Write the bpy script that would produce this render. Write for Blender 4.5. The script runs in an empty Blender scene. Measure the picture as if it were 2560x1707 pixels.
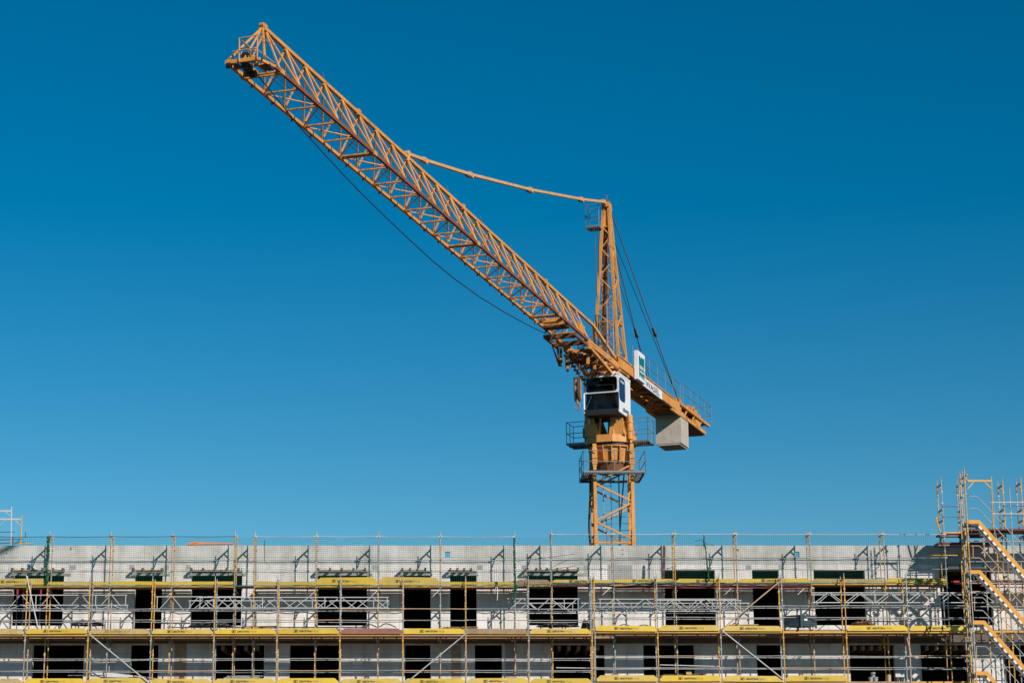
import bpy, math, random
from mathutils import Vector as V, Matrix
random.seed(7)
R = math.radians
# ------------------------------------------------------------------ camera model
FPX, PX0, PY0 = 5200.0, 1088.0, 853.5
PITCH = math.atan(0.236)
CT, ST = math.cos(PITCH), math.sin(PITCH)
EYE = 1.7
def W(px, py, Y):
    """photo pixel at a known real distance Y -> point in the world"""
    a = (px - PX0) / FPX; b = (PY0 - py) / FPX
    z = Y * (ST + b * CT) / (CT - b * ST)
    return V((a * (Y * CT + z * ST), Y, z + EYE))
def X(px, py, Y): return W(px, py, Y).x
def Z(py, Y): return W(PX0, py, Y).z

scene = bpy.context.scene
col = scene.collection
cam_d = bpy.data.cameras.new('camera'); cam = bpy.data.objects.new('camera', cam_d); col.objects.link(cam)
cam.location = (0, 0, EYE); cam.rotation_euler = (R(90) + PITCH, 0, 0)
cam_d.sensor_width = 36; cam_d.lens = 36 * FPX / 2560; cam_d.shift_x = 192 / 2560
cam_d.clip_start = 0.5; cam_d.clip_end = 5000
scene.camera = cam

# ------------------------------------------------------------------ light
world = bpy.data.worlds.new('World'); scene.world = world; world.use_nodes = True
SUN = V((0.73, -1.0, 0.675)).normalized()
nt = world.node_tree; nt.nodes.clear()
out = nt.nodes.new('ShaderNodeOutputWorld'); bg = nt.nodes.new('ShaderNodeBackground')
sky = nt.nodes.new('ShaderNodeTexSky'); sky.sky_type = 'NISHITA'; sky.sun_disc = False
sky.sun_elevation = math.asin(SUN.z); sky.sun_rotation = math.atan2(SUN.x, SUN.y)
sky.air_density = 1.0; sky.dust_density = 0.0; sky.ozone_density = 3.0; sky.altitude = 200
hs = nt.nodes.new('ShaderNodeHueSaturation')
hs.inputs['Hue'].default_value = 0.487; hs.inputs['Saturation'].default_value = 1.42; hs.inputs['Value'].default_value = 1.0
gm = nt.nodes.new('ShaderNodeGamma'); gm.inputs[1].default_value = 1.12
nt.links.new(sky.outputs[0], gm.inputs[0]); vm = nt.nodes.new('ShaderNodeVectorMath'); vm.operation = 'MINIMUM'; vm.inputs[1].default_value = (4.6, 8.6, 12.0)
nt.links.new(gm.outputs[0], vm.inputs[0]); nt.links.new(vm.outputs[0], hs.inputs['Color']); nt.links.new(hs.outputs[0], bg.inputs[0])
nt.links.new(bg.outputs[0], out.inputs[0]); bg.inputs[1].default_value = 0.062
sd = bpy.data.lights.new('sun', 'SUN'); so = bpy.data.objects.new('sun', sd); col.objects.link(so)
sd.energy = 5.0; sd.angle = R(0.5); sd.color = (1.0, 0.93, 0.84)
so.rotation_euler = (-SUN).to_track_quat('-Z', 'Y').to_euler(); so.location = (60, -60, 80)
scene.view_settings.view_transform = 'Standard'; scene.view_settings.look = 'None'
scene.view_settings.exposure = 0.0; scene.view_settings.gamma = 1.0
scene.render.engine = 'CYCLES'

# ------------------------------------------------------------------ materials
def mat(name, c, rough=0.6, metal=0.0, var=0.15, scale=3.0, bump=0.0, dirt=None, dirt_amt=0.35, spec=0.4, fine=None, fine_scale=16.0, fine_amt=0.7, fine_pos=0.60):
    m = bpy.data.materials.new(name); m.use_nodes = True
    n = m.node_tree.nodes; l = m.node_tree.links; b = n['Principled BSDF']
    b.inputs['Roughness'].default_value = rough; b.inputs['Metallic'].default_value = metal
    b.inputs['Specular IOR Level'].default_value = spec
    tc = n.new('ShaderNodeTexCoord')
    nz = n.new('ShaderNodeTexNoise'); nz.inputs['Scale'].default_value = scale; nz.inputs['Detail'].default_value = 6
    nz.inputs['Roughness'].default_value = 0.65
    l.new(tc.outputs['Object'], nz.inputs['Vector'])
    rp = n.new('ShaderNodeValToRGB'); rp.color_ramp.elements[0].position = 0.3; rp.color_ramp.elements[1].position = 0.7
    rp.color_ramp.elements[0].color = tuple(v * (1 - var) for v in c) + (1,)
    rp.color_ramp.elements[1].color = tuple(min(1, v * (1 + var)) for v in c) + (1,)
    l.new(nz.outputs['Fac'], rp.inputs['Fac']); last = rp.outputs['Color']
    if dirt:
        n2 = n.new('ShaderNodeTexNoise'); n2.inputs['Scale'].default_value = scale * 2.7; n2.inputs['Detail'].default_value = 8
        n2.inputs['Roughness'].default_value = 0.75
        l.new(tc.outputs['Object'], n2.inputs['Vector'])
        r2 = n.new('ShaderNodeValToRGB'); r2.color_ramp.elements[0].position = 0.52; r2.color_ramp.elements[1].position = 0.72
        r2.color_ramp.elements[0].color = (0, 0, 0, 1); r2.color_ramp.elements[1].color = (dirt_amt,) * 3 + (1,)
        l.new(n2.outputs['Fac'], r2.inputs['Fac'])
        mx = n.new('ShaderNodeMixRGB'); l.new(r2.outputs['Color'], mx.inputs['Fac']); l.new(last, mx.inputs['Color1'])
        mx.inputs['Color2'].default_value = dirt + (1,); last = mx.outputs['Color']
    if fine:
        n5 = n.new('ShaderNodeTexNoise'); n5.inputs['Scale'].default_value = fine_scale; n5.inputs['Detail'].default_value = 5; l.new(tc.outputs['Object'], n5.inputs['Vector'])
        r5 = n.new('ShaderNodeValToRGB'); r5.color_ramp.elements[0].position = fine_pos; r5.color_ramp.elements[1].position = fine_pos + 0.05
        r5.color_ramp.elements[0].color = (0, 0, 0, 1); r5.color_ramp.elements[1].color = (fine_amt,) * 3 + (1,)
        l.new(n5.outputs['Fac'], r5.inputs['Fac']); mx = n.new('ShaderNodeMixRGB'); l.new(r5.outputs['Color'], mx.inputs['Fac'])
        l.new(last, mx.inputs['Color1']); mx.inputs['Color2'].default_value = fine + (1,); last = mx.outputs['Color']
    l.new(last, b.inputs['Base Color'])
    if bump:
        bp = n.new('ShaderNodeBump'); bp.inputs['Strength'].default_value = bump; bp.inputs['Distance'].default_value = 0.02
        l.new(nz.outputs['Fac'], bp.inputs['Height']); l.new(bp.outputs['Normal'], b.inputs['Normal'])
    m['last'] = 0
    return m
M = {}
M['crane'] = mat('crane_yellow_paint', (0.63, 0.272, 0.060), 0.5, 0, 0.16, 0.5, dirt=(0.22, 0.085, 0.028), dirt_amt=0.7, fine=(0.14, 0.055, 0.02), fine_scale=13.0, fine_amt=0.7, fine_pos=0.63)
M['crane_dark'] = mat('crane_grimy_paint', (0.16, 0.065, 0.025), 0.6, 0, 0.3, 2.0, dirt=(0.03, 0.02, 0.015), dirt_amt=0.8)
M['crane_rust'] = mat('rusty_red_chord', (0.22, 0.072, 0.035), 0.65, 0, 0.2, 2.0)
M['pend'] = mat('oiled_brown_steel', (0.17, 0.095, 0.06), 0.5, 0.2)
M['rope'] = mat('greased_wire', (0.025, 0.022, 0.022), 0.5, 0.3)
M['steel'] = mat('galvanised_steel', (0.38, 0.375, 0.36), 0.45, 0.35, 0.2, 4.0, dirt=(0.12, 0.09, 0.065), dirt_amt=0.8)
M['steel_dark'] = mat('weathered_steel', (0.13, 0.15, 0.17), 0.5, 0.3, 0.2, 4.0)
M['alu'] = mat('aluminium', (0.58, 0.575, 0.56), 0.4, 0.3, 0.1, 4.0, dirt=(0.25, 0.23, 0.2), dirt_amt=0.4)
M['ochre'] = mat('ochre_scaffold_paint', (0.62, 0.33, 0.06), 0.5, 0.0, 0.15, 3.0, dirt=(0.25, 0.17, 0.10), dirt_amt=0.6)
M['tan'] = mat('faded_tan_paint', (0.52, 0.33, 0.18), 0.6, 0.0, 0.2, 3.0, dirt=(0.30, 0.26, 0.22), dirt_amt=0.6)
M['stair'] = mat('orange_stringer_paint', (0.66, 0.30, 0.035), 0.45, 0, 0.08, 2.0, dirt=(0.3, 0.16, 0.05), dirt_amt=0.35)
M['tread'] = mat('bare_alu_tread', (0.72, 0.73, 0.74), 0.4, 0.2, 0.1, 4.0)
M['board'] = mat('yellow_board', (0.72, 0.47, 0.03), 0.5, 0, 0.10, 1.5, dirt=(0.42, 0.30, 0.10), dirt_amt=0.9, fine=(0.42, 0.40, 0.36), fine_scale=22, fine_amt=0.8, fine_pos=0.60)
M['board_b'] = mat('scuffed_yellow_board', (0.66, 0.43, 0.045), 0.55, 0, 0.15, 2.5, dirt=(0.40, 0.32, 0.20), dirt_amt=1.0, fine=(0.42, 0.40, 0.36), fine_scale=14, fine_amt=0.9, fine_pos=0.56)
M['rail'] = mat('dull_grey_railing', (0.20, 0.21, 0.23), 0.5, 0.2)
M['stain'] = mat('rust_brown_stain', (0.40, 0.29, 0.20), 0.9, 0, 0.25, 3.0)
M['spray'] = mat('red_spray_mark', (0.60, 0.10, 0.10), 0.9)
M['board_gold'] = mat('worn_gold_board', (0.60, 0.40, 0.05), 0.6, 0, 0.12, 1.5, dirt=(0.40, 0.29, 0.14), dirt_amt=0.7)
M['board_worn'] = mat('worn_ochre_board', (0.46, 0.31, 0.10), 0.7, 0, 0.2, 1.5, dirt=(0.34, 0.26, 0.16), dirt_amt=0.9, fine=(0.5, 0.48, 0.44), fine_scale=14, fine_amt=0.8, fine_pos=0.56)
M['board_red'] = mat('faded_red_board', (0.28, 0.115, 0.09), 0.7, 0, 0.15, 2.0, dirt=(0.35, 0.22, 0.18), dirt_amt=0.5)
M['wood'] = mat('weathered_wood', (0.33, 0.22, 0.13), 0.8, 0, 0.25, 3.0, dirt=(0.15, 0.11, 0.08), dirt_amt=0.6)
M['woodl'] = mat('fresh_timber', (0.50, 0.30, 0.15), 0.75, 0, 0.2, 3.0)
M['deck_red'] = mat('red_brown_deck', (0.16, 0.03, 0.02), 0.7, 0, 0.2, 3.0)
M['timber_shade'] = mat('dark_timber_painted_shade', (0.13, 0.105, 0.085), 0.9, 0, 0.3, 1.0)  # brown of the joists; stands in for shade on lintel bands and rear stringers
M['net'] = mat('green_netting', (0.008, 0.16, 0.115), 0.7, 0, 0.25, 6.0)
M['netd'] = mat('green_bundle', (0.003, 0.085, 0.05), 0.8, 0, 0.6, 14.0)
M['white'] = mat('white_paint', (0.74, 0.74, 0.76), 0.35, 0, 0.04, 2.0, dirt=(0.5, 0.48, 0.45), dirt_amt=0.3)
M['ballast'] = mat('cast_concrete', (0.44, 0.385, 0.325), 0.85, 0, 0.15, 1.6, bump=0.4, dirt=(0.20, 0.165, 0.13), dirt_amt=0.7)
M['black'] = mat('black_rubber', (0.02, 0.02, 0.022), 0.6)
M['ink'] = mat('dark_lettering', (0.035, 0.03, 0.02), 0.6)
M['inkl'] = mat('faded_lettering', (0.30, 0.20, 0.03), 0.6)
M['navy'] = mat('navy_lettering', (0.02, 0.02, 0.08), 0.5)
M['sgreen'] = mat('sign_green', (0.0, 0.15, 0.115), 0.4, 0, 0.05)
M['red'] = mat('red_prop_paint', (0.45, 0.03, 0.03), 0.5)
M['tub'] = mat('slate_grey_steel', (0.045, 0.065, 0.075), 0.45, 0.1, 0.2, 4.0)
M['tarp'] = mat('dark_tarpaulin', (0.035, 0.035, 0.038), 0.5, 0, 0.3, 6.0, bump=0.5)
M['dirt'] = mat('building_site_soil', (0.06, 0.05, 0.04), 0.9, 0, 0.25, 0.4, bump=0.5)
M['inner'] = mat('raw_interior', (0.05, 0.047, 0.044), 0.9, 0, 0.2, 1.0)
M['orangebeam'] = mat('orange_formwork', (0.75, 0.22, 0.06), 0.5)
M['hook'] = mat('orange_hook_paint', (0.40, 0.13, 0.04), 0.6)
def glass(name, c, tr=0.9):
    m = bpy.data.materials.new(name); m.use_nodes = True; b = m.node_tree.nodes['Principled BSDF']
    b.inputs['Base Color'].default_value = c + (1,); b.inputs['Roughness'].default_value = 0.06
    b.inputs['Transmission Weight'].default_value = tr; b.inputs['IOR'].default_value = 1.33
    return m
M['glass'] = glass('tinted_cab_glass', (0.45, 0.52, 0.56), 1.0)
M['glassb'] = glass('blue_side_glass', (0.012, 0.03, 0.09), 0.3)

def wall_mat(name, base, block):
    m = bpy.data.materials.new(name); m.use_nodes = True
    n = m.node_tree.nodes; l = m.node_tree.links; b = n['Principled BSDF']; b.inputs['Roughness'].default_value = 0.9
    b.inputs['Specular IOR Level'].default_value = 0.2
    tc = n.new('ShaderNodeTexCoord'); sp = n.new('ShaderNodeSeparateXYZ'); cb = n.new('ShaderNodeCombineXYZ')
    l.new(tc.outputs['Object'], sp.inputs[0]); l.new(sp.outputs['X'], cb.inputs['X']); l.new(sp.outputs['Z'], cb.inputs['Y'])
    nz = n.new('ShaderNodeTexNoise'); nz.inputs['Scale'].default_value = 0.9; nz.inputs['Detail'].default_value = 9; nz.inputs['Roughness'].default_value = 0.7
    l.new(tc.outputs['Object'], nz.inputs['Vector'])
    br = n.new('ShaderNodeTexBrick'); l.new(cb.outputs[0], br.inputs['Vector']); br.inputs['Scale'].default_value = 1.0
    v = [tuple(x * k for x in base) + (1,) for k in (0.94, 1.05, 0.62)]
    br.inputs['Color1'].default_value = v[0]; br.inputs['Color2'].default_value = v[1]; br.inputs['Mortar'].default_value = v[2]
    if block == 'block':
        br.inputs['Brick Width'].default_value = 1.0; br.inputs['Row Height'].default_value = 0.5; br.inputs['Mortar Size'].default_value = 0.009
    else:
        br.inputs['Brick Width'].default_value = 4.1; br.inputs['Row Height'].default_value = 30.0; br.inputs['Mortar Size'].default_value = 0.012
        br.offset = 0.0
        br.inputs['Mortar'].default_value = tuple(x * 0.75 for x in base) + (1,)
    rp = n.new('ShaderNodeValToRGB'); rp.color_ramp.elements[0].position = 0.34; rp.color_ramp.elements[1].position = 0.62
    k = 0.80 if block == 'block' else 0.72
    rp.color_ramp.elements[0].color = (k, k, k * 0.99, 1); rp.color_ramp.elements[1].color = (1.02, 1.02, 1.02, 1)
    l.new(nz.outputs['Fac'], rp.inputs['Fac'])
    # vertical run-off streaks
    mp = n.new('ShaderNodeMapping'); mp.inputs['Scale'].default_value = (2.2, 2.2, 0.18); l.new(tc.outputs['Object'], mp.inputs[0])
    n3 = n.new('ShaderNodeTexNoise'); n3.inputs['Scale'].default_value = 1.0; n3.inputs['Detail'].default_value = 7; l.new(mp.outputs[0], n3.inputs['Vector'])
    r3 = n.new('ShaderNodeValToRGB'); r3.color_ramp.elements[0].position = 0.36; r3.color_ramp.elements[1].position = 0.56
    r3.color_ramp.elements[0].color = (0.82, 0.81, 0.79, 1); r3.color_ramp.elements[1].color = (1, 1, 1, 1)
    l.new(n3.outputs['Fac'], r3.inputs['Fac'])
    m1 = n.new('ShaderNodeMixRGB'); m1.blend_type = 'MULTIPLY'; m1.inputs[0].default_value = 1
    l.new(br.outputs['Color'], m1.inputs[1]); l.new(rp.outputs['Color'], m1.inputs[2])
    m2 = n.new('ShaderNodeMixRGB'); m2.blend_type = 'MULTIPLY'; m2.inputs[0].default_value = 1
    l.new(m1.outputs[0], m2.inputs[1]); l.new(r3.outputs['Color'], m2.inputs[2]); l.new(m2.outputs[0], b.inputs['Base Color'])
    bp = n.new('ShaderNodeBump'); bp.inputs['Strength'].default_value = 0.35; bp.inputs['Distance'].default_value = 0.02
    n4 = n.new('ShaderNodeTexNoise'); n4.inputs['Scale'].default_value = 25; l.new(tc.outputs['Object'], n4.inputs['Vector'])
    l.new(n4.outputs['Fac'], bp.inputs['Height']); l.new(bp.outputs[0], b.inputs['Normal'])
    return m
M['block'] = wall_mat('sand_lime_block', (0.75, 0.72, 0.69), 'block')
M['conc'] = wall_mat('formed_concrete', (0.57, 0.56, 0.535), 'panel')
M['patch'] = mat('grey_render_patch', (0.36, 0.355, 0.34), 0.9, 0, 0.15, 2.0)

# ------------------------------------------------------------------ mesh builder
class MB:
    def __init__(s): s.v = []; s.f = []; s.m = []; s.mi = 0; s.mats = []
    def use(s, m):
        if m not in s.mats: s.mats.append(m)
        s.mi = s.mats.index(m); return s
    def add(s, vs, fs):
        o = len(s.v); s.v += [tuple(v) for v in vs]; s.f += [tuple(i + o for i in f) for f in fs]; s.m += [s.mi] * len(fs)
    def obox(s, c, ax, ay, az):
        c = V(c); ax, ay, az = V(ax), V(ay), V(az)
        vs = [c + i * ax + j * ay + k * az for k in (-1, 1) for j in (-1, 1) for i in (-1, 1)]
        fs = [(0, 2, 3, 1), (4, 5, 7, 6), (0, 1, 5, 4), (2, 6, 7, 3), (0, 4, 6, 2), (1, 3, 7, 5)]
        s.add(vs, fs); return s
    def box(s, x0, x1, y0, y1, z0, z1):
        return s.obox(((x0 + x1) / 2, (y0 + y1) / 2, (z0 + z1) / 2), ((x1 - x0) / 2, 0, 0), (0, (y1 - y0) / 2, 0), (0, 0, (z1 - z0) / 2))
    def beam(s, p, q, w, h=None, up=(0, 0, 1)):
        p, q = V(p), V(q); h = h or w; d = (q - p); L = d.length
        if L < 1e-6: return s
        d.normalize(); up = V(up)
        if abs(d.dot(up)) > 0.98: up = V((0, 1, 0)) if abs(d.y) < 0.9 else V((1, 0, 0))
        sx = d.cross(up).normalized(); sz = sx.cross(d).normalized()
        return s.obox((p + q) / 2, d * L / 2, sx * w / 2, sz * h / 2)
    def tube(s, p, q, r, n=6, r2=None):
        p, q = V(p), V(q); d = q - p
        if d.length < 1e-6: return s
        d.normalize(); up = V((0, 0, 1)) if abs(d.z) < 0.9 else V((0, 1, 0))
        a = d.cross(up).normalized(); b = d.cross(a); r2 = r if r2 is None else r2
        vs = []
        for c, rr in ((p, r), (q, r2)):
            for i in range(n):
                t = 2 * math.pi * (i + 0.5) / n; vs.append(c + a * math.cos(t) * rr + b * math.sin(t) * rr)
        fs = [(i, (i + 1) % n, (i + 1) % n + n, i + n) for i in range(n)] + [tuple(range(n - 1, -1, -1)), tuple(range(n, 2 * n))]
        s.add(vs, fs); return s
    def path(s, pts, r, n=5):
        for a, b in zip(pts, pts[1:]): s.tube(a, b, r, n)
        return s
    def prism(s, pts, n0, t):
        """polygon pts extruded along n0 by t"""
        n0 = V(n0).normalized() * t; k = len(pts); P = [V(p) for p in pts]
        s.add(P + [p + n0 for p in P], [tuple(range(k - 1, -1, -1)), tuple(range(k, 2 * k))] + [(i, (i + 1) % k, (i + 1) % k + k, i + k) for i in range(k)])
        return s
    def build(s, name, m=None, parent=None, smooth=False):
        if m is not None and not s.mats: s.mats = [m]
        me = bpy.data.meshes.new(name); me.from_pydata(s.v, [], s.f)
        for x in s.mats: me.materials.append(x)
        if len(s.mats) > 1: me.polygons.foreach_set('material_index', s.m)
        me.update()
        o = bpy.data.objects.new(name, me); col.objects.link(o)
        if parent is not None:
            o.parent = parent; o.matrix_parent_inverse = Matrix.Translation(-parent.location) if parent.type == 'EMPTY' else Matrix()
        return o
def tag(o, label=None, cat=None, group=None, kind=None):
    if label: o['label'] = label
    if cat: o['category'] = cat
    if group: o['group'] = group
    if kind: o['kind'] = kind
    return o
def thing(name, label, cat, loc=(0, 0, 0), group=None):
    o = bpy.data.objects.new(name, None); o.location = loc; o.empty_display_size = 0.5; col.objects.link(o)
    return tag(o, label, cat, group)
_tm = {}
def text_mesh(s, size, bold=0.0, ext=0.002):
    k = (s, size, bold)
    if k in _tm: return _tm[k]
    c = bpy.data.curves.new('lettering', 'FONT'); c.body = s; c.size = size; c.extrude = ext; c.offset = bold; c.resolution_u = 2
    o = bpy.data.objects.new('lettering', c); col.objects.link(o)
    bpy.context.view_layer.update()
    me = bpy.data.meshes.new_from_object(o.evaluated_get(bpy.context.evaluated_depsgraph_get()))
    bpy.data.objects.remove(o)
    vs = [tuple(v.co) for v in me.vertices]; fs = [tuple(p.vertices) for p in me.polygons]
    _tm[k] = (vs, fs, max(v[0] for v in vs)); return _tm[k]
def add_text(mb, s, size, o, r, u, bold=0.0, wscale=1.0):
    vs, fs, w = text_mesh(s, size, bold); o, r, u = V(o), V(r).normalized(), V(u).normalized(); n = r.cross(u)
    mb.add([o + r * v[0] * wscale + u * v[1] + n * v[2] for v in vs], fs); return w * wscale

# ------------------------------------------------------------------ setting
g = MB(); g.add([(-1500, -300, 0), (1500, -300, 0), (1500, 3000, 0), (-1500, 3000, 0)], [(0, 1, 2, 3)])
tag(g.build('ground', M['dirt']), kind='structure')

# ------------------------------------------------------------------ building shell
YF = 87.7; TH = 0.30
def wz(py): return Z(py, YF)
def wx(px): return X(px, 1500, YF)
def holed_wall(mb, x0, x1, z0, z1, holes, y, th):
    xs = sorted({x0, x1} | {min(max(h[i], x0), x1) for h in holes for i in (0, 1)})
    zs = sorted({z0, z1} | {min(max(h[i], z0), z1) for h in holes for i in (2, 3)})
    nx, nz = len(xs) - 1, len(zs) - 1
    def solid(i, k):
        if i < 0 or k < 0 or i >= nx or k >= nz: return False
        cx, cz = (xs[i] + xs[i + 1]) / 2, (zs[k] + zs[k + 1]) / 2
        return not any(h[0] < cx < h[1] and h[2] < cz < h[3] for h in holes)
    for i in range(nx):
        for k in range(nz):
            if not solid(i, k): continue
            a, b, c, d = xs[i], xs[i + 1], zs[k], zs[k + 1]; w = y + th
            mb.add([(a, y, c), (b, y, c), (b, y, d), (a, y, d)], [(0, 1, 2, 3)])
            mb.add([(a, w, c), (b, w, c), (b, w, d), (a, w, d)], [(3, 2, 1, 0)])
            if not solid(i - 1, k): mb.add([(a, y, c), (a, y, d), (a, w, d), (a, w, c)], [(0, 1, 2, 3)])
            if not solid(i + 1, k): mb.add([(b, y, c), (b, w, c), (b, w, d), (b, y, d)], [(0, 1, 2, 3)])
            if not solid(i, k - 1): mb.add([(a, y, c), (a, w, c), (b, w, c), (b, y, c)], [(0, 1, 2, 3)])
            if not solid(i, k + 1): mb.add([(a, y, d), (b, y, d), (b, w, d), (a, w, d)], [(0, 1, 2, 3)])
XL, XR = wx(-120), wx(2760)
bld = thing('unfinished_building', 'long unfinished block of pale masonry with bare concrete parapet and black window openings', 'building', ((XL + XR) / 2, YF, 0))
ztop, zseam, zjoint = wz(1363), wz(1410), wz(1393)
mb = MB(); hl = [(wx(1112.5), wx(1125.5), wz(1393), wz(1378.5)), (wx(1991), wx(2003), wz(1392), wz(1378.5)), (wx(1845), wx(1850), wz(1377), wz(1372))]
holed_wall(mb, XL, XR, zjoint, ztop, hl, YF, 0.25); mb.build('parapet', M['conc'], bld)
mb = MB(); mb.box(XL, XR, YF - 0.004, YF + TH, zseam, zjoint - 0.012); mb.build('ring_beam', M['conc'], bld)
UP = [(30, 158, 1426.5, 1563, 1), (336, 405, 1426.5, 1571, 1), (477, 604, 1426.5, 1563, 1), (793.6, 917.6, 1426.5, 1563, 1), (1006, 1076, 1426.5, 1570, 1),
      (1125.4, 1191.6, 1426.5, 1570, 1), (1318, 1445, 1426.5, 1562, 1), (1662.5, 1789, 1424.5, 1562, 0), (1882.6, 1949, 1424.5, 1566, 0), (2037, 2165, 1424.5, 1562, 0), (2352, 2482, 1424.5, 1562, 0)]
LO = [(-60, 6), (87, 215), (331, 400), (540, 663), (726.6, 849), (1013, 1076), (1186.7, 1254), (1380.6, 1509), (1605.5, 1732), (1887, 1950), (2118, 2229.5), (2295, 2422), (2500, 2560)]
LO = [(a, b) for a, b in LO]
st = wz(1424.5) - wz(1610)
holes = [(wx(a), wx(b), wz(d), wz(c)) for a, b, c, d, _ in UP]
lo_top = wz(1611); lo_bot = lo_top - 2.3
for k in range(3):
    for i, (a, b) in enumerate(LO):
        holes.append((wx(a), wx(b), lo_bot - st * k + (0.0 if (b - a) < 90 else 0.05), lo_top - st * k))
mb = MB(); holed_wall(mb, XL, XR, 0.0, zseam - 0.003, holes, YF, TH); mb.build('wall', M['block'], bld)
# lintel bands between the storeys, slightly proud, shade painted into their dark colour, and grey rendered column patches
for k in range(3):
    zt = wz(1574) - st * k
    mb = MB(); mb.box(XL, XR, YF - 0.012, YF - 0.001, zt - 0.56, zt); mb.build('shaded_lintel_band', M['timber_shade'], bld)
mb = MB()
for a, b, c, d in ((170, 187, 1411, 1423), (320, 334, 1411, 1424), (407, 420, 1411, 1424), (462, 475, 1411, 1424), (1193, 1207, 1411, 1424), (1305, 1317, 1411, 1424), (1521, 1582, 1411, 1448), (1867, 1881, 1411, 1424),
                   (1950, 1962, 1411, 1424), (2025, 2036, 1411, 1424), (930, 944, 1411, 1424), (1461, 1475, 1411, 1440)):
    mb = MB(); mb.box(wx(a), wx(b), YF - 0.006, YF - 0.001, wz(d), wz(c) - 0.01); mb.build('render_patch', M['patch'], bld)
# rooms behind the openings: slabs, cross walls, rear wall
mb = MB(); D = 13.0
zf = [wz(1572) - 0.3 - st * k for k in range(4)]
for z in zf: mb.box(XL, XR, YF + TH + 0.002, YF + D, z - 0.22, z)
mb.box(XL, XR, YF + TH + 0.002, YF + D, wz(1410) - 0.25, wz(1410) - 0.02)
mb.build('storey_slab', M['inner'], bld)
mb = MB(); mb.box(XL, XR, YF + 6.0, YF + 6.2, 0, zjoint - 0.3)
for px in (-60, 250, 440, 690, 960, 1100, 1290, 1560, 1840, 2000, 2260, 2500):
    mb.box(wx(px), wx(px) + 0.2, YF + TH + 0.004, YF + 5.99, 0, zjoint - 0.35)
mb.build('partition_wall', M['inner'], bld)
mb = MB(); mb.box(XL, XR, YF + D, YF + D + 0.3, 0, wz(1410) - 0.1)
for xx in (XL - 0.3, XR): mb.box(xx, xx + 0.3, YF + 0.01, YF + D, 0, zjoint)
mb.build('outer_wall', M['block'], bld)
mb = MB()
for px, pys in ((11, (1373, 1383)), (1558.8, (1374, 1385)), (172, (1369, 1373))):
    for py in pys: mb = MB(); mb.tube((wx(px), YF - 0.004, wz(py)), (wx(px), YF + 0.02, wz(py)), 0.03, 8); mb.build('tie_hole', M['black'], bld)
for a, b, n in ((1385, 1505, 5), (2122, 2226, 5), (2300, 2420, 5), (545, 660, 4)):
    for i in range(n):
        x = wx(a + (b - a) * (i + .5) / n); mb = MB(); mb.box(x - .06, x + .06, YF + .02, YF + 2.5, lo_top - .22, lo_top - .02); mb.build('ceiling_joist', M['wood'], bld)
for a, b, c, d, m in ((440, 470, 1596, 1720, 'stain'), (1128, 1152, 1612, 1720, 'stain'), (1262, 1290, 1600, 1720, 'patch'), (664, 690, 1611, 1660, 'patch')):
    mb = MB(); mb.box(wx(a), wx(b), YF - .007, YF - .0015, wz(d), wz(c)); mb.build('render_patch', M[m], bld)
for px, py in ((512, 1652), (1363, 1640), (880, 1655), (2090, 1648)):
    mb = MB(); sx = wx(px); sz = wz(py)
    mb.path([(sx - .08, YF - .004, sz + .12), (sx + .06, YF - .004, sz + .04), (sx - .05, YF - .004, sz - .02), (sx + .08, YF - .004, sz - .14)], .012, 4); mb.build('spray_mark', M['spray'], bld)
# formwork shelves over the left-hand window openings
names = ['over the leftmost wide window, beside the green net bundle', 'over the doorway right of the leftmost wide window', 'over the wide window with the net gap beside it',
         'over the third wide window from the left', 'over the doorway with two toe boards in front', 'over the narrow doorway left of the green net rope', 'over the wide window right of the green net rope, with sagging boards']
shelf_px = [(28, 172, 6), (330, 420, 4), (475, 611, 5), (793, 928, 5), (1003, 1078, 4), (1123, 1193, 4), (1312, 1460, 6)]
for (a, b, n), nm in zip(shelf_px, names):
    t = thing('window_formwork', 'stub timber joists ' + nm, 'formwork', (wx((a + b) / 2), YF, wz(1426)), 'timber formwork shelves over the window openings')
    for i in range(n):
        x = wx(a + 3 + (b - a - 18) * i / (n - 1)); m = MB()
        m.beam((x, YF - 0.002, wz(1424.5)), (x, YF - 0.44, wz(1424.5)), 0.075, 0.10); m.build('joist', M['timber_shade'], t)
    m = MB(); m.box(wx(a), wx(b - 12), YF - 0.40, YF - 0.34, wz(1428) - 0.02, wz(1426.2) + 0.0); m.build('ledger', M['wood'], t)
    m = MB(); m.box(wx(a - 3), wx(b + 3), YF - 0.035, YF - 0.013, wz(1438.3), wz(1432.3)); m.build('plank', M['steel'], t)

# ------------------------------------------------------------------ scaffold kit
def zz(py, Y): return Z(py, Y)
def post(parent, px, pyref, Y, z0, z1, seed, name='post', xY=None):
    rnd = random.Random(seed); pal = ['tan', 'tan', 'ochre', 'steel'] if 900 <= seed < 1000 else ['ochre', 'ochre', 'tan', 'steel', 'steel']; x = X(px, pyref, xY or Y); mb = MB(); z = z1
    while z > z0 + 0.01:
        a = max(z0, z - 2.0); mb.use(M[rnd.choice(pal)])
        mb.tube((x, Y, a), (x, Y, z), 0.0245, 8)
        mb.tube((x, Y, z - 0.04), (x, Y, z + 0.02), 0.031, 8)
        for zc in (0.95, 0.48): 
            if z - zc > a: mb.box(x - 0.035, x + 0.035, Y - 0.035, Y + 0.035, z - zc - 0.035, z - zc + 0.035)
        z = a
    mb.use(M['steel']); mb.tube((x, Y, z1), (x, Y, z1 + 0.16), 0.018, 6)
    return mb.build(name, None, parent)
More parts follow.
